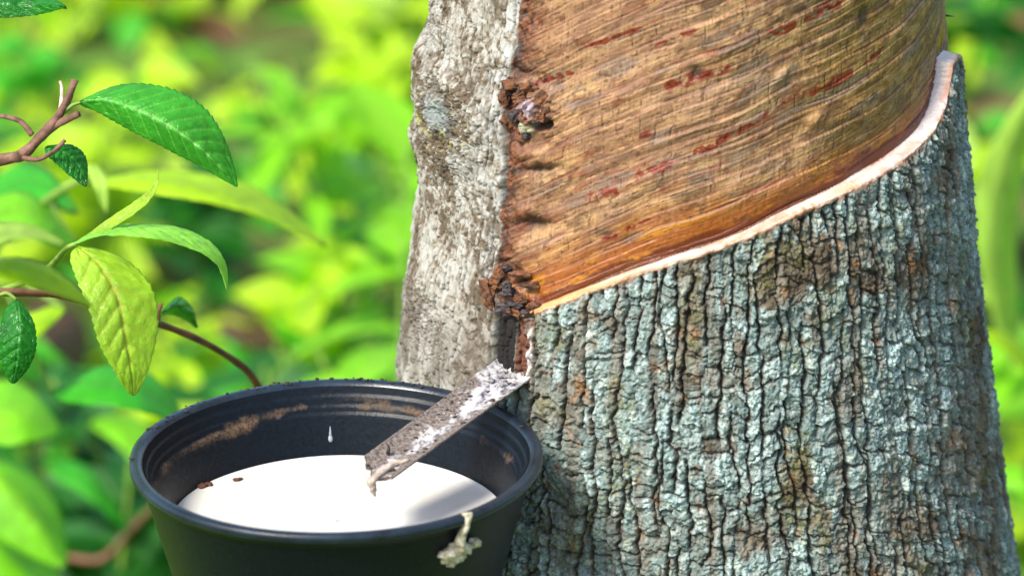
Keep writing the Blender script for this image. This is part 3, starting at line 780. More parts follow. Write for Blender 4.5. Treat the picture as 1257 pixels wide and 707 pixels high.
for i, (x, y, z) in enumerate(Va):
    if i >= len(V_):
        zz_ = (z - CUPC.z) * 1000; a = math.atan2(y - CUPC.y, x - CUPC.x)
        bb = math.exp(-((zz_ + 10.5 + 1.6 * math.sin(3 * a) - 1.5 * math.sin(a + .5)) / 3.2) ** 2)
        st[i] = (.50 + .22 * mnoise.noise(Vector((a * 4, zz_ * .5, 2)))) * bb * (.65 + .35 * math.sin(a - .4) + .25 * (math.cos(a) < -.5)) + .12
    else: st[i] = .05
fattr(body.data, 'stain', st)
rim_p = [(RIM - .0028, -.0036), (RIM - .0008, -.0034), (RIM - .0001, -.0026), (RIM, -.0012), (RIM - .0003, -.0003), (RIM - .0012, .0002), (RIM - .0028, .0002), (RIM - .0040, -.0002), (RIM - .0048, -.0014)]
V3, F3 = lathe(rim_p, 256, CUPC, wobf)
m_rim = mat_simple('scuffed_plastic_rim', srgb(14, 22, 30), srgb(36, 50, 64), 60, .27, 900, .00012)
mesh_obj('rim', V3, F3, m_rim, cup)
# dirt crumbs stuck along the back of the rim
crumbs = []
for i in range(70):
    a = R(random.uniform(60, 165)) if i < 62 else R(random.uniform(0, 360)); rr = RIM - random.uniform(.0004, .0042)
    s_c = random.uniform(.00015, .0005) * (1.5 if random.random() < .12 else 1)
    crumbs.append(lump_verts((CUPC.x + rr * math.cos(a), CUPC.y + rr * math.sin(a), CUPC.z + .0003), s_c * random.uniform(1, 2.6), s_c * 1.2, s_c * .7, i, .4, 1))
mesh_obj('dirt_crust', *join(crumbs), mat_simple('rim_dirt', srgb(22, 20, 18), srgb(70, 58, 46), 400, .9), cup)

# dried latex hanging over the front of the cup
def on_cup(px, drop, out=.0012):
    """point on the cup's outer wall at photo column px, drop metres below the rim"""
    a = math.acos(max(-1, min(1, (px - 413) / 253.)))
    r = RIM - .0022 - slope * drop + out
    return Vector((CUPC.x + r * math.cos(-a), CUPC.y + r * math.sin(-a), CUPC.z - drop))
parts = [tube(spline([on_cup(578, -.0006, .0006), on_cup(577, .003, .0024), on_cup(574, .007, .0022), on_cup(573, .011, .0026)], 5), [.0020, .0020, .0018, .0016, .0014, .0013, .0012, .0012, .0013, .0014, .0015, .0017, .0019, .0021, .0022, .0022], 12, True, .4)]
for i, (px, dr, r_) in enumerate([(573, .0125, .0030), (563, .0145, .0028), (583, .0140, .0027), (594, .0132, .0022), (572, .0165, .0025), (558, .0140, .0020), (568, .0190, .0016), (579, .0170, .0020), (560, .0170, .0014)]):
    c = on_cup(px, dr, .0016); parts.append(lump_verts(c, r_ * 1.1, r_ * .8, r_ * .8, i * 3.3, .5, 3))
dl_ = mesh_obj('dried_latex', *join(parts), m_latexd, cup)
md = dl_.modifiers.new('r', 'REMESH'); md.mode = 'VOXEL'; md.voxel_size = .00035; md.use_smooth_shade = True
dl_['label'] = 'yellowish dried latex lump hanging below the rim'

def in_cup(ang, z, off=0):
    r = rin(z) - off; return Vector((CUPC.x + r * math.cos(ang), CUPC.y + r * math.sin(ang), CUPC.z + z))
m_drop = new_mat('clear_drop'); b = m_drop[2]; b.inputs['Base Color'].default_value = (.8, .86, .9, 1); b.inputs['Roughness'].default_value = .05; b.inputs['Transmission Weight'].default_value = .6; b.inputs['IOR'].default_value = 1.36
m_drop = m_drop[0]
pa = R(95)
mesh_obj('droplet', *join([lump_verts(in_cup(pa, -.0195, .0003), .0009, .0007, .0014, 3, .05, 3), tube([in_cup(pa, -.0185, .0003), in_cup(pa, -.0165, .0002), in_cup(pa, -.015, .0001)], [.0007, .0003, .0001], 8)]), m_drop, cup)

# ------------------------------------------------------------------ latex inside the cup
LV = -.0262
def mat_latex():
    m, n, b = new_mat('milky_latex')
    b.inputs['Base Color'].default_value = (.68, .655, .59, 1); b.inputs['Roughness'].default_value = .16
    b.inputs['Subsurface Weight'].default_value = .25; b.inputs['Subsurface Radius'].default_value = (.004, .003, .002)
    b.inputs['Subsurface Scale'].default_value = 1
    tc = n.nodes.new('ShaderNodeTexCoord').outputs['Object']
    nz = noise_node(n, 45, 3, .5, tc); bump(n, b, nz.outputs[0], .0004, .25)
    rp = ramp(n, nz.outputs[0], [(.35, (.63, .60, .54)), (.65, (.70, .68, .63))]); n.links.new(rp.outputs[0], b.inputs['Base Color'])
    return m
rl = rin(LV) - .0001
prof_l = [(.0004, 0), (rl * .3, 0), (rl * .6, 0), (rl * .85, .00002), (rl * .95, .0001), (rl * .985, .0003), (rl - .0002, .0007), (rl - .0001, .0007), (rin(LV - .012) - .0001, -.012), (.0004, -.012)]
V4, F4 = lathe(prof_l, 128, (CUPC.x, CUPC.y, CUPC.z + LV), wobf)
lat = mesh_obj('liquid_latex', V4, F4, mat_latex(), None, (CUPC.x, CUPC.y, CUPC.z + LV))
tag(lat, 'white milky latex filling the black cup below its rim', 'latex')
m_crumb = mat_simple('bark_crumb', srgb(50, 30, 24), srgb(110, 66, 44), 500, .8)
for (px, py, s_c, lb_) in [(246, 598, .0027, 'dark bark crumb floating at the left edge of the milky latex'), (290, 590, .0014, 'tiny reddish crumb floating on the latex beside the larger dark crumb')]:
    p0 = ray(px, py, 1.0); kk = (CUPC.z + LV - CAM.z) / (p0.z - CAM.z); c = CAM + (p0 - CAM) * kk + Vector((0, 0, .0005))
    parts = [lump_verts(c, s_c, s_c * .7, s_c * .45, px, .5, 2), lump_verts(c + Vector((s_c * 1.0, s_c * .6, 0)), s_c * .7, s_c * .5, s_c * .4, px + 3, .5, 2)]
    tag(mesh_obj('bark_crumb', *join(parts), m_crumb, None, c), lb_, 'bark crumb')

# ------------------------------------------------------------------ spout
SA = ray(624, 464, 1.0); ya = -.088; SA = CAM + (SA - CAM) * ((ya - CAM.y) / (SA.y - CAM.y))
SB = ray(467, 578, 1.0); yb = -.146; SB = CAM + (SB - CAM) * ((yb - CAM.y) / (SB.y - CAM.y))
print('spout', SA[:], SB[:], (SA - SB).length, 'cupz', CUPC.z)
spout = empty('metal_spout', SA, 'latex crusted metal spout leading from the trunk cut down into the black cup', 'spout')
def mat_spout():
    m, n, b = new_mat('crusted_metal')
    tc = n.nodes.new('ShaderNodeTexCoord').outputs['Object']
    a = N(n, 'ShaderNodeAttribute'); a.attribute_name = 'crust'
    n1 = noise_node(n, 230, 6, .7, tc); n2 = noise_node(n, 900, 4, .7, tc)
    metal = ramp(n, n2.outputs[0], [(.34, srgb(48, 36, 30)), (.46, srgb(112, 100, 92)), (.8, srgb(172, 164, 156))])
    crust = ramp(n, n1.outputs[0], [(.3, srgb(46, 42, 48)), (.42, srgb(104, 104, 114)), (.52, srgb(186, 184, 186)), (.7, srgb(226, 220, 212))])
    sm = N(n, 'ShaderNodeMath', operation='ADD'); n.links.new(n1.outputs[0], sm.inputs[0]); n.links.new(a.outputs['Fac'], sm.inputs[1])
    mr = N(n, 'ShaderNodeMapRange'); n.links.new(sm.outputs[0], mr.inputs[0]); mr.inputs[1].default_value = .92; mr.inputs[2].default_value = 1.08; mr.clamp = True
    mx = N(n, 'ShaderNodeMix', data_type='RGBA'); n.links.new(mr.outputs[0], mx.inputs[0]); n.links.new(metal.outputs[0], mx.inputs[6]); n.links.new(crust.outputs[0], mx.inputs[7])
    n.links.new(mx.outputs[2], b.inputs['Base Color'])
    b.inputs['Metallic'].default_value = .15; b.inputs['Roughness'].default_value = .5
    b1 = bump(n, b, n1.outputs[0], .0012, .6); bump(n, b, n2.outputs[0], .0006, .6, b1)
    return m
ax_ = (SB - SA).normalized(); side = Vector((-ax_.y, ax_.x, 0)).normalized()
if side.x < 0: side = -side
side = (side + Vector((0, 0, -.10))).normalized()
nrmS = side.cross(ax_).normalized()
if nrmS.z < 0: nrmS = -nrmS
LS = (SB - SA).length * 1.05; WS = .0168; nu, nv = 90, 40
Vs, Fs, cr = [], [], []
for face in (0, 1):
    for j in range(nu + 1):
        u = -.22 + 1.22 * j / nu
        for i in range(nv + 1):
            v = i / nv * 2 - 1
            wdt = WS / 2 * (1 + .05 * (1 - u))
            sag = .0018 * (v * v) + .0006 * abs(v) ** 6
            # broken corner at the lower end
            endx = 1.0 + (.035 * mnoise.noise(Vector((v * 3, 1.7, 0)))) - .05 * max(0, -v) + .04 * math.exp(-((v - .25) / .3) ** 2)
            uu = min(u, endx) if j == nu else u * (endx if u > 0 else 1)
            p = SA + ax_ * (LS * uu) + side * (wdt * v) + nrmS * sag
            c_ = math.exp(-((v - .12) / .55) ** 2) * (.35 + .35 * mnoise.noise(Vector((u * 5, v * 2, 5)))) + .35 * max(0, 1 - u * 2.4)
            if face == 0:
                p = p + nrmS * (.0010 * max(0, mnoise.fractal(Vector((u * 16, v * 5, 2)), 1, 2, 4)) * (c_ * 2.2) + .0002)
            else: p = p - nrmS * .0007
            Vs.append(p); cr.append(c_ + .20)
o = (nu + 1) * (nv + 1)
for j in range(nu):
    for i in range(nv):
        q = j * (nv + 1) + i
        Fs.append((q, q + nv + 1, q + nv + 2, q + 1)); Fs.append((o + q, o + q + 1, o + q + nv + 2, o + q + nv + 1))
for j in range(nu):
    for i in (0, nv):
        q = j * (nv + 1) + i; Fs.append((q, q + nv + 1, o + q + nv + 1, o + q) if i else (q, o + q, o + q + nv + 1, q + nv + 1))
for i in range(nv):
    for j in (0, nu):
        q = j * (nv + 1) + i; Fs.append((q, q + 1, o + q + 1, o + q))
ch = mesh_obj('channel', Vs, Fs, mat_spout(), spout); fattr(ch.data, 'crust', cr)
# clots lying in the channel
m_clot = mat_simple('pale_clot', srgb(88, 86, 94), srgb(206, 200, 194), 260, .5, 700, .0012)
parts = []
for i in range(60):
    u = random.random() ** 1.3; v = random.gauss(.12, .42)
    if abs(v) > .85: continue
    c = SA + ax_ * (LS * u) + side * (WS / 2 * v) + nrmS * (.0018 * v * v + .0003)
    r_ = random.uniform(.0002, .0008); parts.append(lump_verts(c, r_ * 1.4, r_ * 1.2, r_ * .4, i * 1.7, .6, 2))
for i in range(16):
    c = SA + ax_ * (LS * random.uniform(-.03, .09)) + side * (WS / 2 * random.uniform(-.8, .8)) + nrmS * .001
    r_ = random.uniform(.0008, .0018); parts.append(lump_verts(c, r_, r_, r_ * .7, i * 2.7, .7, 2))
mesh_obj('latex_crust', *join(parts), m_clot, spout)
parts = []
for i in range(30):
    u = random.random(); v = random.uniform(-.8, .8)
    c = SA + ax_ * (LS * u) + side * (WS / 2 * v) + nrmS * (.0018 * v * v + .0006)
    r_ = random.uniform(.0003, .0009); parts.append(lump_verts(c, r_ * 1.6, r_, r_ * .6, i * 1.7, .6, 1))
c = SA + ax_ * (LS * .84) + side * (-WS * .22) + nrmS * .0012
parts.append(tube([c, c + Vector((.0005, 0, .0020)), c + Vector((-.0004, 0, .0042))], [.0008, .0006, .0002], 7, True, .5))
mesh_obj('bark_bits', *join(parts), m_dark, spout)
# hanging string of latex at the mouth
e0 = SA + ax_ * (LS * .90) + side * (WS * .12) + nrmS * .0012
e1_ = SA + ax_ * (LS * 1.03) + side * (WS * .10) + nrmS * .0004
tail = [e0 - ax_ * .006 + side * .003, e0, e1_, e1_ + Vector((-.0002, -.0003, -.0025)), e1_ + Vector((0, -.0003, -.004)), e1_ + Vector((.0006, -.0002, -.0062))]
tl_ = spline(tail, 5)
rd = np.interp(np.linspace(0, 1, len(tl_)), [0, .2, .4, .55, .8, 1], [.0006, .0013, .0016, .0014, .0011, .0004])
mesh_obj('hanging_latex', *tube(tl_, list(rd), 14, True, .45), mat_simple('wet_clot', srgb(120, 96, 82), srgb(206, 190, 172), 240, .3, 500, .0008), spout)

# ------------------------------------------------------------------ leaves
def leaf_geo(mid, eL, eR, serr=.06, nveins=9, corr=.0011, nu=120, nv=16, wexp=.62, peak=.45, droop=0.0, thick=True, ripple=0):
    """mid: 3D points base..tip; eL,eR: 3D half width vectors for the two blades"""
    sp = spline(mid, 12); L = [0]
    for a, b in zip(sp, sp[1:]): L.append(L[-1] + (b - a).length)
    tot = L[-1]; V_, F_, vein = [], [], []
    def at(u):
        d = u * tot
        for i in range(len(sp) - 1):
            if L[i + 1] >= d or i == len(sp) - 2:
                t = (d - L[i]) / max(L[i + 1] - L[i], 1e-9); return sp[i].lerp(sp[i + 1], t)
    nrm = eL.cross(eR).normalized() if eL.cross(eR).length > 1e-9 else Vector((0, -1, 0))
    tan0 = (sp[-1] - sp[0]).normalized(); nrm = tan0.cross(eR - eL).normalized()
    if nrm.dot(CAM - sp[0]) < 0: nrm = -nrm
    for j in range(nu + 1):
        u = j / nu; p = at(u)
        x = u ** (math.log(.5) / math.log(peak)); w_ = max(0, math.sin(math.pi * x)) ** wexp * (1 - .25 * max(0, u - .6) / .4)
        tooth = 1 - serr * ((u * nveins * 2.0) % 1) * (u < .97)
        for i in range(-nv, nv + 1):
            v = i / nv; e = eR if v > 0 else eL; av = abs(v)
            q = p + e * (av * w_ * (tooth if av > .8 else 1)) + tan0 * (av * w_ * tot * .05)
            ph_ = (u - av * .13) * nveins
            fr_ = ph_ - math.floor(ph_)
            bulge = math.sin(math.pi * fr_) ** .7
            q = q + nrm * (.0004 * mnoise.fractal(Vector((u * 16, v * 5, nveins)), 1, 2, 3) + corr * bulge * (1 - av ** 3) * min(1, w_ * 1.5) - corr * 1.2 * math.exp(-(av / .07) ** 2) - droop * av * av * w_ + ripple * math.sin(u * 21 + (v > 0) * 2) * av ** 2)
            V_.append(q)
            lat_ = math.exp(-(min(fr_, 1 - fr_) / .045) ** 2) * .6 * (1 - av ** 6)
            vein.append(max(math.exp(-(av / .035) ** 2), lat_))
    m_ = 2 * nv + 1
    for j in range(nu):
        for i in range(m_ - 1):
            q = j * m_ + i; F_.append((q, q + 1, q + m_ + 1, q + m_))
    return V_, F_, vein

def put_leaf(parent, mat, mid, eL, eR, name='leaf', label=None, **kw):
    m3 = [ray(*p) for p in mid]
    d = mid[len(mid) // 2][2]; c = mid[len(mid) // 2]
    o3 = ray(*c)
    a = ray(c[0] + eL[0], c[1] + eL[1], d + eL[2]) - o3; b_ = ray(c[0] + eR[0], c[1] + eR[1], d + eR[2]) - o3
    V_, F_, ve = leaf_geo(m3, a, b_, **kw)
    o = mesh_obj(name, V_, F_, mat, parent); fattr(o.data, 'vein', ve)
    so_ = o.modifiers.new('t', 'SOLIDIFY'); so_.thickness = .00025
    if label: o['label'] = label
    return o

lf_green = mat_leaf('leaf_green', srgb(62, 160, 40), srgb(130, 205, 90), .38, .33, (.20, .62, .05))
lf_lime = mat_leaf('leaf_young', srgb(166, 205, 56), srgb(196, 190, 80), .5, .36, (.62, .80, .06))
lf_pale = mat_leaf('leaf_pale', srgb(150, 215, 80), srgb(210, 240, 150), .5, .35, (.45, .85, .10))
lf_dark = mat_leaf('leaf_dark', srgb(30, 120, 26), srgb(70, 160, 60), .35, .3, (.08, .5, .03))
lf_back = [mat_leaf('leaf_back_a', srgb(132, 206, 24), srgb(150, 212, 50), .5, .45, (.50, .88, .02)),
           mat_leaf('leaf_back_b', srgb(182, 222, 20), srgb(190, 222, 60), .5, .45, (.75, .92, .02)),
           mat_leaf('leaf_back_c', srgb(64, 176, 30), srgb(90, 180, 50), .45, .4, (.2, .78, .03)),
           mat_leaf('leaf_back_d', srgb(24, 96, 18), srgb(50, 120, 30), .4, .4, (.06, .34, .02)),
           mat_leaf('leaf_back_e', srgb(178, 212, 90), srgb(200, 220, 120), .5, .45, (.66, .88, .2))]
m_twig = mat_simple('twig_bark', srgb(84, 54, 40), srgb(140, 104, 84), 220, .75, 500, .0008)
m_stem = mat_simple('red_brown_stem', srgb(86, 54, 34), srgb(128, 88, 56), 120, .6, 400, .0006)
m_gstem = mat_simple('green_stem', srgb(88, 130, 40), srgb(130, 160, 60), 120, .6, 400, .0006)

F0 = 1.315
def tw(parent, pts, rads, mat=m_twig, name='twig', m=6, rough=.35):
    s_ = spline([ray(*p) for p in pts], m)
    rd = list(np.interp(np.linspace(0, 1, len(s_)), np.linspace(0, 1, len(rads)), rads))
    return mesh_obj(name, *tube(s_, rd, 10, True, rough, pts[0][0]), mat, parent)

# woody twig, top left
g = (-330, 420)
b1 = empty('woody_branch', ray(-420, 330, F0 + .05), 'broken brown woody twig with one large ribbed green leaf, upper left', 'branch')
tw(b1, [(-420, 330, F0 + .05), (-260, 270, F0 + .03), (-120, 225, F0 + .01), (0, 197, F0), (28, 190, F0), (52, 165, F0), (75, 138, F0), (93, 98, F0)], [.0030, .0028, .0024, .0022, .0019, .0016, .0013], name='main_stem')
tw(b1, [(46, 172, F0), (68, 154, F0), (97, 140, F0 - .004)], [.0017, .0015, .0013])
tw(b1, [(-30, 142, F0 + .02), (2, 143, F0 + .01), (24, 149, F0), (40, 166, F0)], [.0008, .0009, .0011])
tw(b1, [(22, 192, F0), (45, 196, F0 - .003), (66, 186, F0 - .004), (80, 172, F0 - .004)], [.0010, .0008, .0007])
tw(b1, [(74, 140, F0), (76, 112, F0 + .003), (74, 100, F0 + .004)], [.0009, .0007, .0006], m_latexd, 'bud')
tw(b1, [(78, 138, F0), (88, 130, F0), (99, 126, F0)], [.0009, .0007, .0006], m_gstem, 'leaf_stalk')
put_leaf(b1, lf_green, [(97, 125, F0), (125, 122, F0 - .002), (160, 132, F0 - .006), (205, 153, F0 - .010), (250, 186, F0 - .008), (291, 229, F0)], (26, -36, .012), (-22, 20, .006), label='large glossy ribbed green leaf pointing right', nveins=12, corr=.0009, wexp=.72, peak=.44)
put_leaf(b1, lf_dark, [(56, 181, F0), (78, 187, F0 + .002), (95, 203, F0 + .003), (106, 228, F0 + .002)], (10, -12, .006), (-12, 13, -.004), label='small dark green leaf below the twig', nveins=7, corr=.0006)

# young shoot with the pale leaves
b2 = empty('young_shoot', ray(-60, 380, 1.42), 'young shoot with a hanging lime leaf, an arching pale leaf and a curled tip', 'branch')
tw(b2, [(-60, 380, 1.42), (20, 350, 1.39), (60, 328, 1.35), (80, 306, 1.32), (94, 299, F0)], [.0013, .0012, .0010, .0008], m_gstem, 'stalk')
put_leaf(b2, lf_pale, [(91, 298, F0), (118, 284, F0), (150, 280, F0 - .004), (200, 284, F0 - .008), (245, 302, F0 - .008), (268, 324, F0 - .006), (279, 352, F0 - .002)], (7, -9, .014), (-8, 8, -.008), label='arching pale green leaf seen almost edge on', nveins=10, corr=.0008, peak=.5)
put_leaf(b2, lf_lime, [(96, 303, F0), (122, 327, F0 - .004), (143, 364, F0 - .008), (152, 408, F0 - .008), (159, 446, F0 - .005), (164, 485, F0)], (-38, 8, -.004), (44, -14, .008), label='hanging lime green leaf with crinkled veins', nveins=9, corr=.0009, wexp=.60, peak=.40)
put_leaf(b2, lf_lime, [(94, 301, F0), (122, 284, F0 - .002), (155, 263, F0 - .004), (180, 242, F0 - .002), (190, 225, F0), (194, 208, F0)], (-4, -5, .002), (4, 5, -.002), label='narrow curled yellow leaf tip', nveins=6, corr=.0002, serr=0)

# lower brown stem running behind the cup
b3 = empty('brown_stem_plant', ray(-300, 330, 1.33), 'thin brown stem with a dark leaf at the frame edge, passing behind the cup', 'branch')
tw(b3, [(-300, 330, 1.33), (-100, 350, 1.33), (0, 358, 1.33), (60, 361, 1.34), (120, 374, 1.36), (190, 396, 1.39), (240, 415, 1.41), (280, 438, 1.43), (312, 466, 1.45), (350, 540, 1.5), (370, 640, 1.55), (360, 900, 1.6)], [.0016, .0014, .0014, .0013, .0013, .0014, .0015, .0016, .0018], m_stem, 'main_stem')
tw(b3, [(192, 397, 1.39), (194, 385, 1.39), (198, 372, 1.39)], [.0012, .0010, .0008], m_stem, 'side_stub')
tw(b3, [(-10, 366, F0), (8, 360, F0), (20, 368, F0)], [.0008, .0007, .0006], m_gstem, 'leaf_stalk')
put_leaf(b3, lf_dark, [(20, 368, F0), (24, 390, F0 - .003), (23, 415, F0 - .005), (20, 445, F0 - .003), (16, 470, F0)], (-26, 0, .004), (22, 4, .004), label='dark green toothed leaf cut by the left edge of the frame', nveins=7, corr=.0007)
put_leaf(b3, lf_green, [(200, 382, 1.40), (215, 375, 1.42), (232, 385, 1.43), (242, 402, 1.44)], (3, -12, .01), (-10, 10, 0), label='small blurred leaf on the stem', nveins=5)
b4 = empty('leafy_sprig', ray(-80, -10, F0 + .02), 'dark leaf tip entering the upper left corner', 'branch')
tw(b4, [(-160, -30, F0 + .02), (-80, -10, F0 + .02), (-40, 10, F0 + .02)], [.0012, .001], m_gstem, 'stalk')
put_leaf(b4, lf_dark, [(-40, 10, F0 + .02), (0, 8, F0 + .01), (40, 6, F0 + .01), (80, 8, F0)], (2, -16, .01), (-2, 15, .0), nveins=8)

# ------------------------------------------------------------------ soft plants just behind and in front of the focus
def soft_plant(name, label, root, stem_pts, leaves, mat_stem=m_gstem, cat='plant'):
    e = empty(name, ray(*root), label, cat)
    if stem_pts: tw(e, stem_pts, [.003, .0025, .002], mat_stem, 'stem')
    for (mt, mid, a, b_) in leaves:
        # stalk from the stem to the leaf base
        if stem_pts:
            near = min(stem_pts, key=lambda q: (ray(*q) - ray(*mid[0])).length)
            tw(e, [near, tuple((near[i] + mid[0][i]) / 2 + (0, 4, 0)[i] for i in range(3)), mid[0]], [.0013, .0011, .0010], mat_stem, 'leaf_stalk')
        put_leaf(e, mt, mid, a, b_, nu=32, nv=6, corr=.0012)
    return e
A_, B_, C_, D_, E_ = lf_back
soft_plant('broadleaf_seedling', 'soft focus seedling with broad rounded green leaves at the lower left edge', (-60, 1300, 1.94),
    [(-60, 1300, 1.94), (-40, 900, 1.94), (-30, 640, 1.94), (-40, 480, 1.94)],
    [(A_, [(-50, 500, 1.94), (-10, 500, 1.92), (30, 508, 1.91), (72, 528, 1.92)], (8, -38, .05), (-6, 44, -.02)),
     (A_, [(-30, 560, 1.92), (0, 590, 1.89), (40, 635, 1.88), (80, 695, 1.88)], (34, -24, .05), (-46, 34, .0)),
     (A_, [(-20, 640, 1.92), (10, 680, 1.90), (50, 720, 1.90), (90, 770, 1.90)], (26, -18, .05), (-30, 24, -.01)),
     (A_, [(-50, 540, 1.92), (-60, 580, 1.91), (-40, 640, 1.90), (-20, 690, 1.90)], (-30, 10, .05), (34, 6, .01))])
soft_plant('tall_seedling', 'soft focus seedling with a long yellow green leaf behind the young shoot', (-260, 1300, 1.9),
    [(-260, 1300, 1.9), (-180, 700, 1.85), (-90, 440, 1.80), (-10, 310, 1.74), (60, 245, 1.70), (110, 215, 1.68)],
    [(B_, [(118, 222, 1.68), (190, 220, 1.66), (290, 240, 1.66), (400, 300, 1.68)], (6, -17, .04), (-6, 17, -.02)),
     (A_, [(95, 300, 1.70), (60, 275, 1.68), (30, 262, 1.68), (-20, 258, 1.70)], (0, -26, .03), (0, 26, -.02)),
     (C_, [(95, 260, 1.72), (60, 230, 1.74), (20, 225, 1.76), (-20, 240, 1.78)], (0, -24, .03), (0, 22, -.02)),
     (E_, [(108, 225, 1.66), (112, 205, 1.65), (122, 225, 1.64), (130, 262, 1.64)], (-10, 0, .0), (10, 0, .0)),
     (B_, [(80, 380, 1.72), (50, 395, 1.70), (20, 410, 1.70), (-20, 450, 1.7)], (8, -20, .03), (-6, 20, -.02)),
     (C_, [(62, 480, 1.72), (110, 470, 1.70), (170, 480, 1.70), (230, 520, 1.72)], (6, -26, .03), (-6, 26, -.02))])
soft_plant('near_sprig', 'out of focus yellow green leaf nearer than the shoot, crossing the left edge', (-150, 420, 1.12),
    [(-300, 500, 1.12), (-150, 420, 1.12), (-60, 360, 1.12)],
    [(B_, [(-60, 340, 1.12), (0, 328, 1.11), (50, 340, 1.11), (112, 374, 1.12)], (5, -15, .015), (-5, 16, -.01)),
     (E_, [(-60, 300, 1.12), (-20, 288, 1.10), (30, 285, 1.10), (80, 300, 1.10)], (2, -14, .02), (-2, 12, -.02))])
soft_plant('red_stemmed_plant', 'soft focus plant with a reddish stem left of the cup', (60, 1400, 2.25),
    [(60, 1400, 2.25), (50, 900, 2.22), (60, 702, 2.20), (125, 686, 2.18), (165, 645, 2.18), (215, 600, 2.20)],
    [(C_, [(160, 650, 2.18), (130, 610, 2.17), (100, 590, 2.17), (60, 580, 2.18)], (-6, -24, .03), (6, 24, -.01)),
     (A_, [(215, 600, 2.20), (190, 560, 2.19), (150, 530, 2.20), (110, 520, 2.20)], (6, -24, .03), (-6, 24, -.01))], m_stem)
soft_plant('blade_leaved_plant', 'soft focus plant with long pale arching blades right of the trunk', (1290, 1300, 2.1),
    [(1420, 1300, 2.1), (1400, 900, 2.1), (1370, 600, 2.1), (1290, 460, 2.1)],
    [(E_, [(1238, 440, 2.1), (1218, 310, 2.06), (1236, 200, 2.04), (1290, 80, 2.02)], (-26, -8, .0), (28, 12, .02)),
     (B_, [(1310, 560, 2.1), (1275, 470, 2.08), (1240, 425, 2.06), (1195, 410, 2.05)], (-4, -18, .02), (6, 24, .0)),
     (A_, [(1310, 660, 2.1), (1270, 600, 2.05), (1235, 590, 2.05), (1190, 620, 2.05)], (0, -20, .02), (4, 20, .0))])

# ------------------------------------------------------------------ undergrowth behind
def leaf_simple(base, d, n, L, W, bend, V_, F_, VE):
    d = d.normalized(); s = d.cross(n).normalized(); n = s.cross(d)
    prof_ = [(0, .05), (.12, .55), (.3, .95), (.5, 1.0), (.7, .75), (.88, .35), (1, .03)]
    o = len(V_)
    for (u, w_) in prof_:
        p = base + d * (L * u) - Vector((0, 0, 1)) * (bend * L * u * u)
        for v in (-1, -.5, 0, .5, 1):
            V_.append(p + s * (W * w_ * v) + n * (abs(v) * W * w_ * .25)); VE.append(1. if v == 0 else 0.)
    for j in range(len(prof_) - 1):
        for i in range(4):
            q = o + j * 5 + i; F_.append((q, q + 1, q + 6, q + 5))

def shrub(x, y, h, nl, L0, mat, label, group, spread=.16, name='undergrowth_shrub'):
    z0 = -.03
    e = empty(name, (x, y, z0), label, 'shrub', group)
    V_, F_, VE = [], [], []; stems = []
    ns = random.randint(3, 5)
    for s in range(ns):
        a = random.uniform(0, 2 * math.pi); hh = h * random.uniform(.7, 1.05); sp2 = spread * random.uniform(.4, 1.2)
        tip = Vector((x + math.cos(a) * sp2, y + math.sin(a) * sp2, z0 + hh))
        pts = spline([Vector((x, y, z0)), Vector((x, y, z0)).lerp(tip, .5) + Vector((random.uniform(-.03, .03), random.uniform(-.03, .03), .03)), tip], 4)
        stems.append(tube(pts, list(np.linspace(.004, .0015, len(pts))), 5))
        for k in range(nl // ns):
            t = random.uniform(.2, 1); i = t * (len(pts) - 1); i0 = min(int(i), len(pts) - 2); b = pts[i0].lerp(pts[i0 + 1], i - i0)
            az = random.uniform(0, 2 * math.pi)
            d = Vector((math.cos(az), math.sin(az), random.uniform(-.15, .75)))
            n_ = Vector((random.uniform(-.5, .5), random.uniform(-.9, .2), 1))
            L = L0 * random.uniform(.6, 1.15)
            leaf_simple(b, d, n_, L, L * random.uniform(.17, .27), random.uniform(.1, .6), V_, F_, VE)
    o = mesh_obj('foliage', V_, F_, mat, e); fattr(o.data, 'vein', VE)
    mesh_obj('stem', *join(stems), m_gstem, e)

LB = {'a': 'blurred bright green leafy shrub in the undergrowth behind the trunk', 'b': 'blurred yellow green leafy shrub in the undergrowth behind the trunk',
      'c': 'blurred mid green leafy shrub in the undergrowth behind the trunk', 'd': 'blurred dark green leafy shrub in the undergrowth behind the trunk', 'e': 'blurred pale green leafy shrub in the undergrowth behind the trunk'}
cells = []
yy = .62
while yy < 6.2:
    stepx = .24 + .06 * yy
    half = min(1.9, .45 + .33 * (yy + 1.4))
    xx = -half - .07
    while xx < half:
        cells.append((xx + random.uniform(-.1, .1), yy + random.uniform(-.12, .12)))
        xx += stepx
    yy += .26 + .05 * yy
for (x, y) in cells:
    k = random.choices('abcde', [30, 26, 20, 15, 9] if y > 1.8 else [26, 18, 24, 25, 7])[0]; mt = lf_back['abcde'.index(k)]
    h = random.uniform(.22, .46) + .05 * max(0, y - 2)
    side_ = 'left of the trunk' if x < -.13 else ('right of the trunk' if x > .13 else 'straight behind the trunk')
    if x < -.35: side_ = 'far left of the trunk'
    if x > .45: side_ = 'far right of the trunk'
    dist_ = 'close' if y < 1.2 else ('midway back' if y < 2.6 else 'farthest back')
    shrub(x, y, h, random.randint(34, 60), random.choice([.06, .075, .10]), mt, 'blurred %s leafy shrub, %s, %s' % ({'a': 'bright green', 'b': 'yellow green', 'c': 'mid green', 'd': 'dark green', 'e': 'pale green'}[k], side_, dist_), 'shrubs of the undergrowth behind the trunk')
print('shrubs', len(cells))

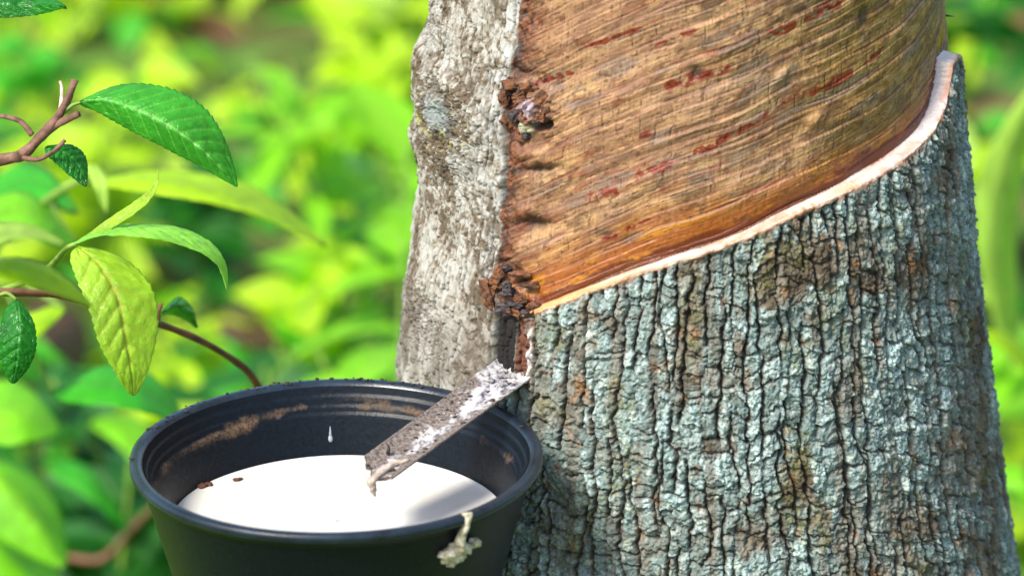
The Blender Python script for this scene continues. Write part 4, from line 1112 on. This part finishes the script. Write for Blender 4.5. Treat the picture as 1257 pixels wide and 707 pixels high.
for (px, py, d_, h_, k) in [(435, 420, 2.5, .24, 'd'), (325, 190, 2.9, .30, 'd'), (20, 650, 2.3, .2, 'd'), (130, 590, 2.2, .2, 'd'), (215, 500, 2.4, .2, 'd'), (440, 60, 3.2, .3, 'b'), (120, 60, 3.2, .34, 'b'), (240, 330, 2.7, .24, 'b')]:  # dark green ones are added: their leaf colour stands for shaded gaps
    p = ray(px, py, d_)
    shrub(p.x, p.y, max(.12, p.z + .06), 60, .07, lf_back['abcde'.index(k)], {'d': 'dark green', 'b': 'yellow green'}[k] + {435: ' bushy shrub added as the shaded gap between cup and trunk', 325: ' tall shrub added as the dark spot behind the ribbed leaf tip', 20: ' low shrub added as the shaded gap in the lower left corner', 130: ' low shrub added as the shaded gap just left of the cup', 215: ' low shrub added as the shaded gap above the left rim of the cup', 440: ' shrub touching the left edge of the trunk at the top', 120: ' shrub above the woody twig', 240: ' shrub behind the arching pale leaf'}[px], 'shrubs of the undergrowth behind the trunk', .10)
# grass and herbs covering the ground, dead leaves
def cover(name, n, mat, L0, label, region, up):
    V_, F_, VE = [], [], []
    for i in range(n):
        x = random.uniform(region[0], region[1]); y = random.uniform(region[2], region[3])
        if math.hypot(x, y) < .22: continue
        z0 = -.02
        az = random.uniform(0, 2 * math.pi); d = Vector((math.cos(az), math.sin(az), random.uniform(*up)))
        L = L0 * random.uniform(.5, 1.3)
        leaf_simple(Vector((x, y, z0 + random.uniform(.0, .05))), d, Vector((random.uniform(-.4, .4), random.uniform(-.6, .3), 1)), L, L * random.uniform(.12, .3), random.uniform(0, .5), V_, F_, VE)
    o = mesh_obj(name, V_[:], F_, mat); 
    fattr(o.data, 'vein', VE); tag(o, label, 'ground cover' if 'dead' not in name else 'leaf litter', kind='stuff')
m_dead = mat_leaf('dead_leaf', srgb(92, 60, 38), srgb(120, 84, 56), .12, .7, (.25, .12, .05))
def cover_big(name, n, *a): cover(name, min(n, 1600), *a)
cover_big('ground_cover', 1600, lf_back[1], .12, 'low bright green herbs covering the forest floor', (-1.6, 1.6, -.3, 5.5), (.2, 1.6))
cover_big('dark_ground_cover', 1200, lf_back[2], .10, 'low darker green herbs covering the forest floor', (-1.6, 1.6, -.3, 5.5), (.2, 1.4))
cover_big('dead_leaf_litter', 420, m_dead, .10, 'brown dead leaves scattered on the forest floor', (-1.6, 1.6, -.5, 5.0), (-.05, .2))

# two curled dead leaves caught in the undergrowth on the left
soft_plant('dead_leaf', 'curled brown dead leaf caught behind the dark leaf at the left', (60, 380, 1.75), None,
    [(m_dead, [(40, 372, 2.3), (62, 388, 2.29), (84, 412, 2.29), (100, 450, 2.3)], (20, -14, .04), (-22, 16, -.05))], cat='dead leaf')
soft_plant('dead_leaf', 'blurred brown dead leaf hanging above the back rim of the cup', (300, 400, 2.0), None,
    [(m_dead, [(262, 392, 2.7), (285, 395, 2.69), (308, 405, 2.69), (345, 425, 2.7)], (6, -20, .05), (-6, 20, -.05))], cat='dead leaf')
clump('latex_crust', m_clot, [(618, 455, 1.6, .9, .6), (632, 461, 1.8, 1.0, .8), (644, 467, 1.2, 1.0, .4), (608, 460, 1.0, .8, .8), (650, 440, .8, 1.6, -.8)], 51)
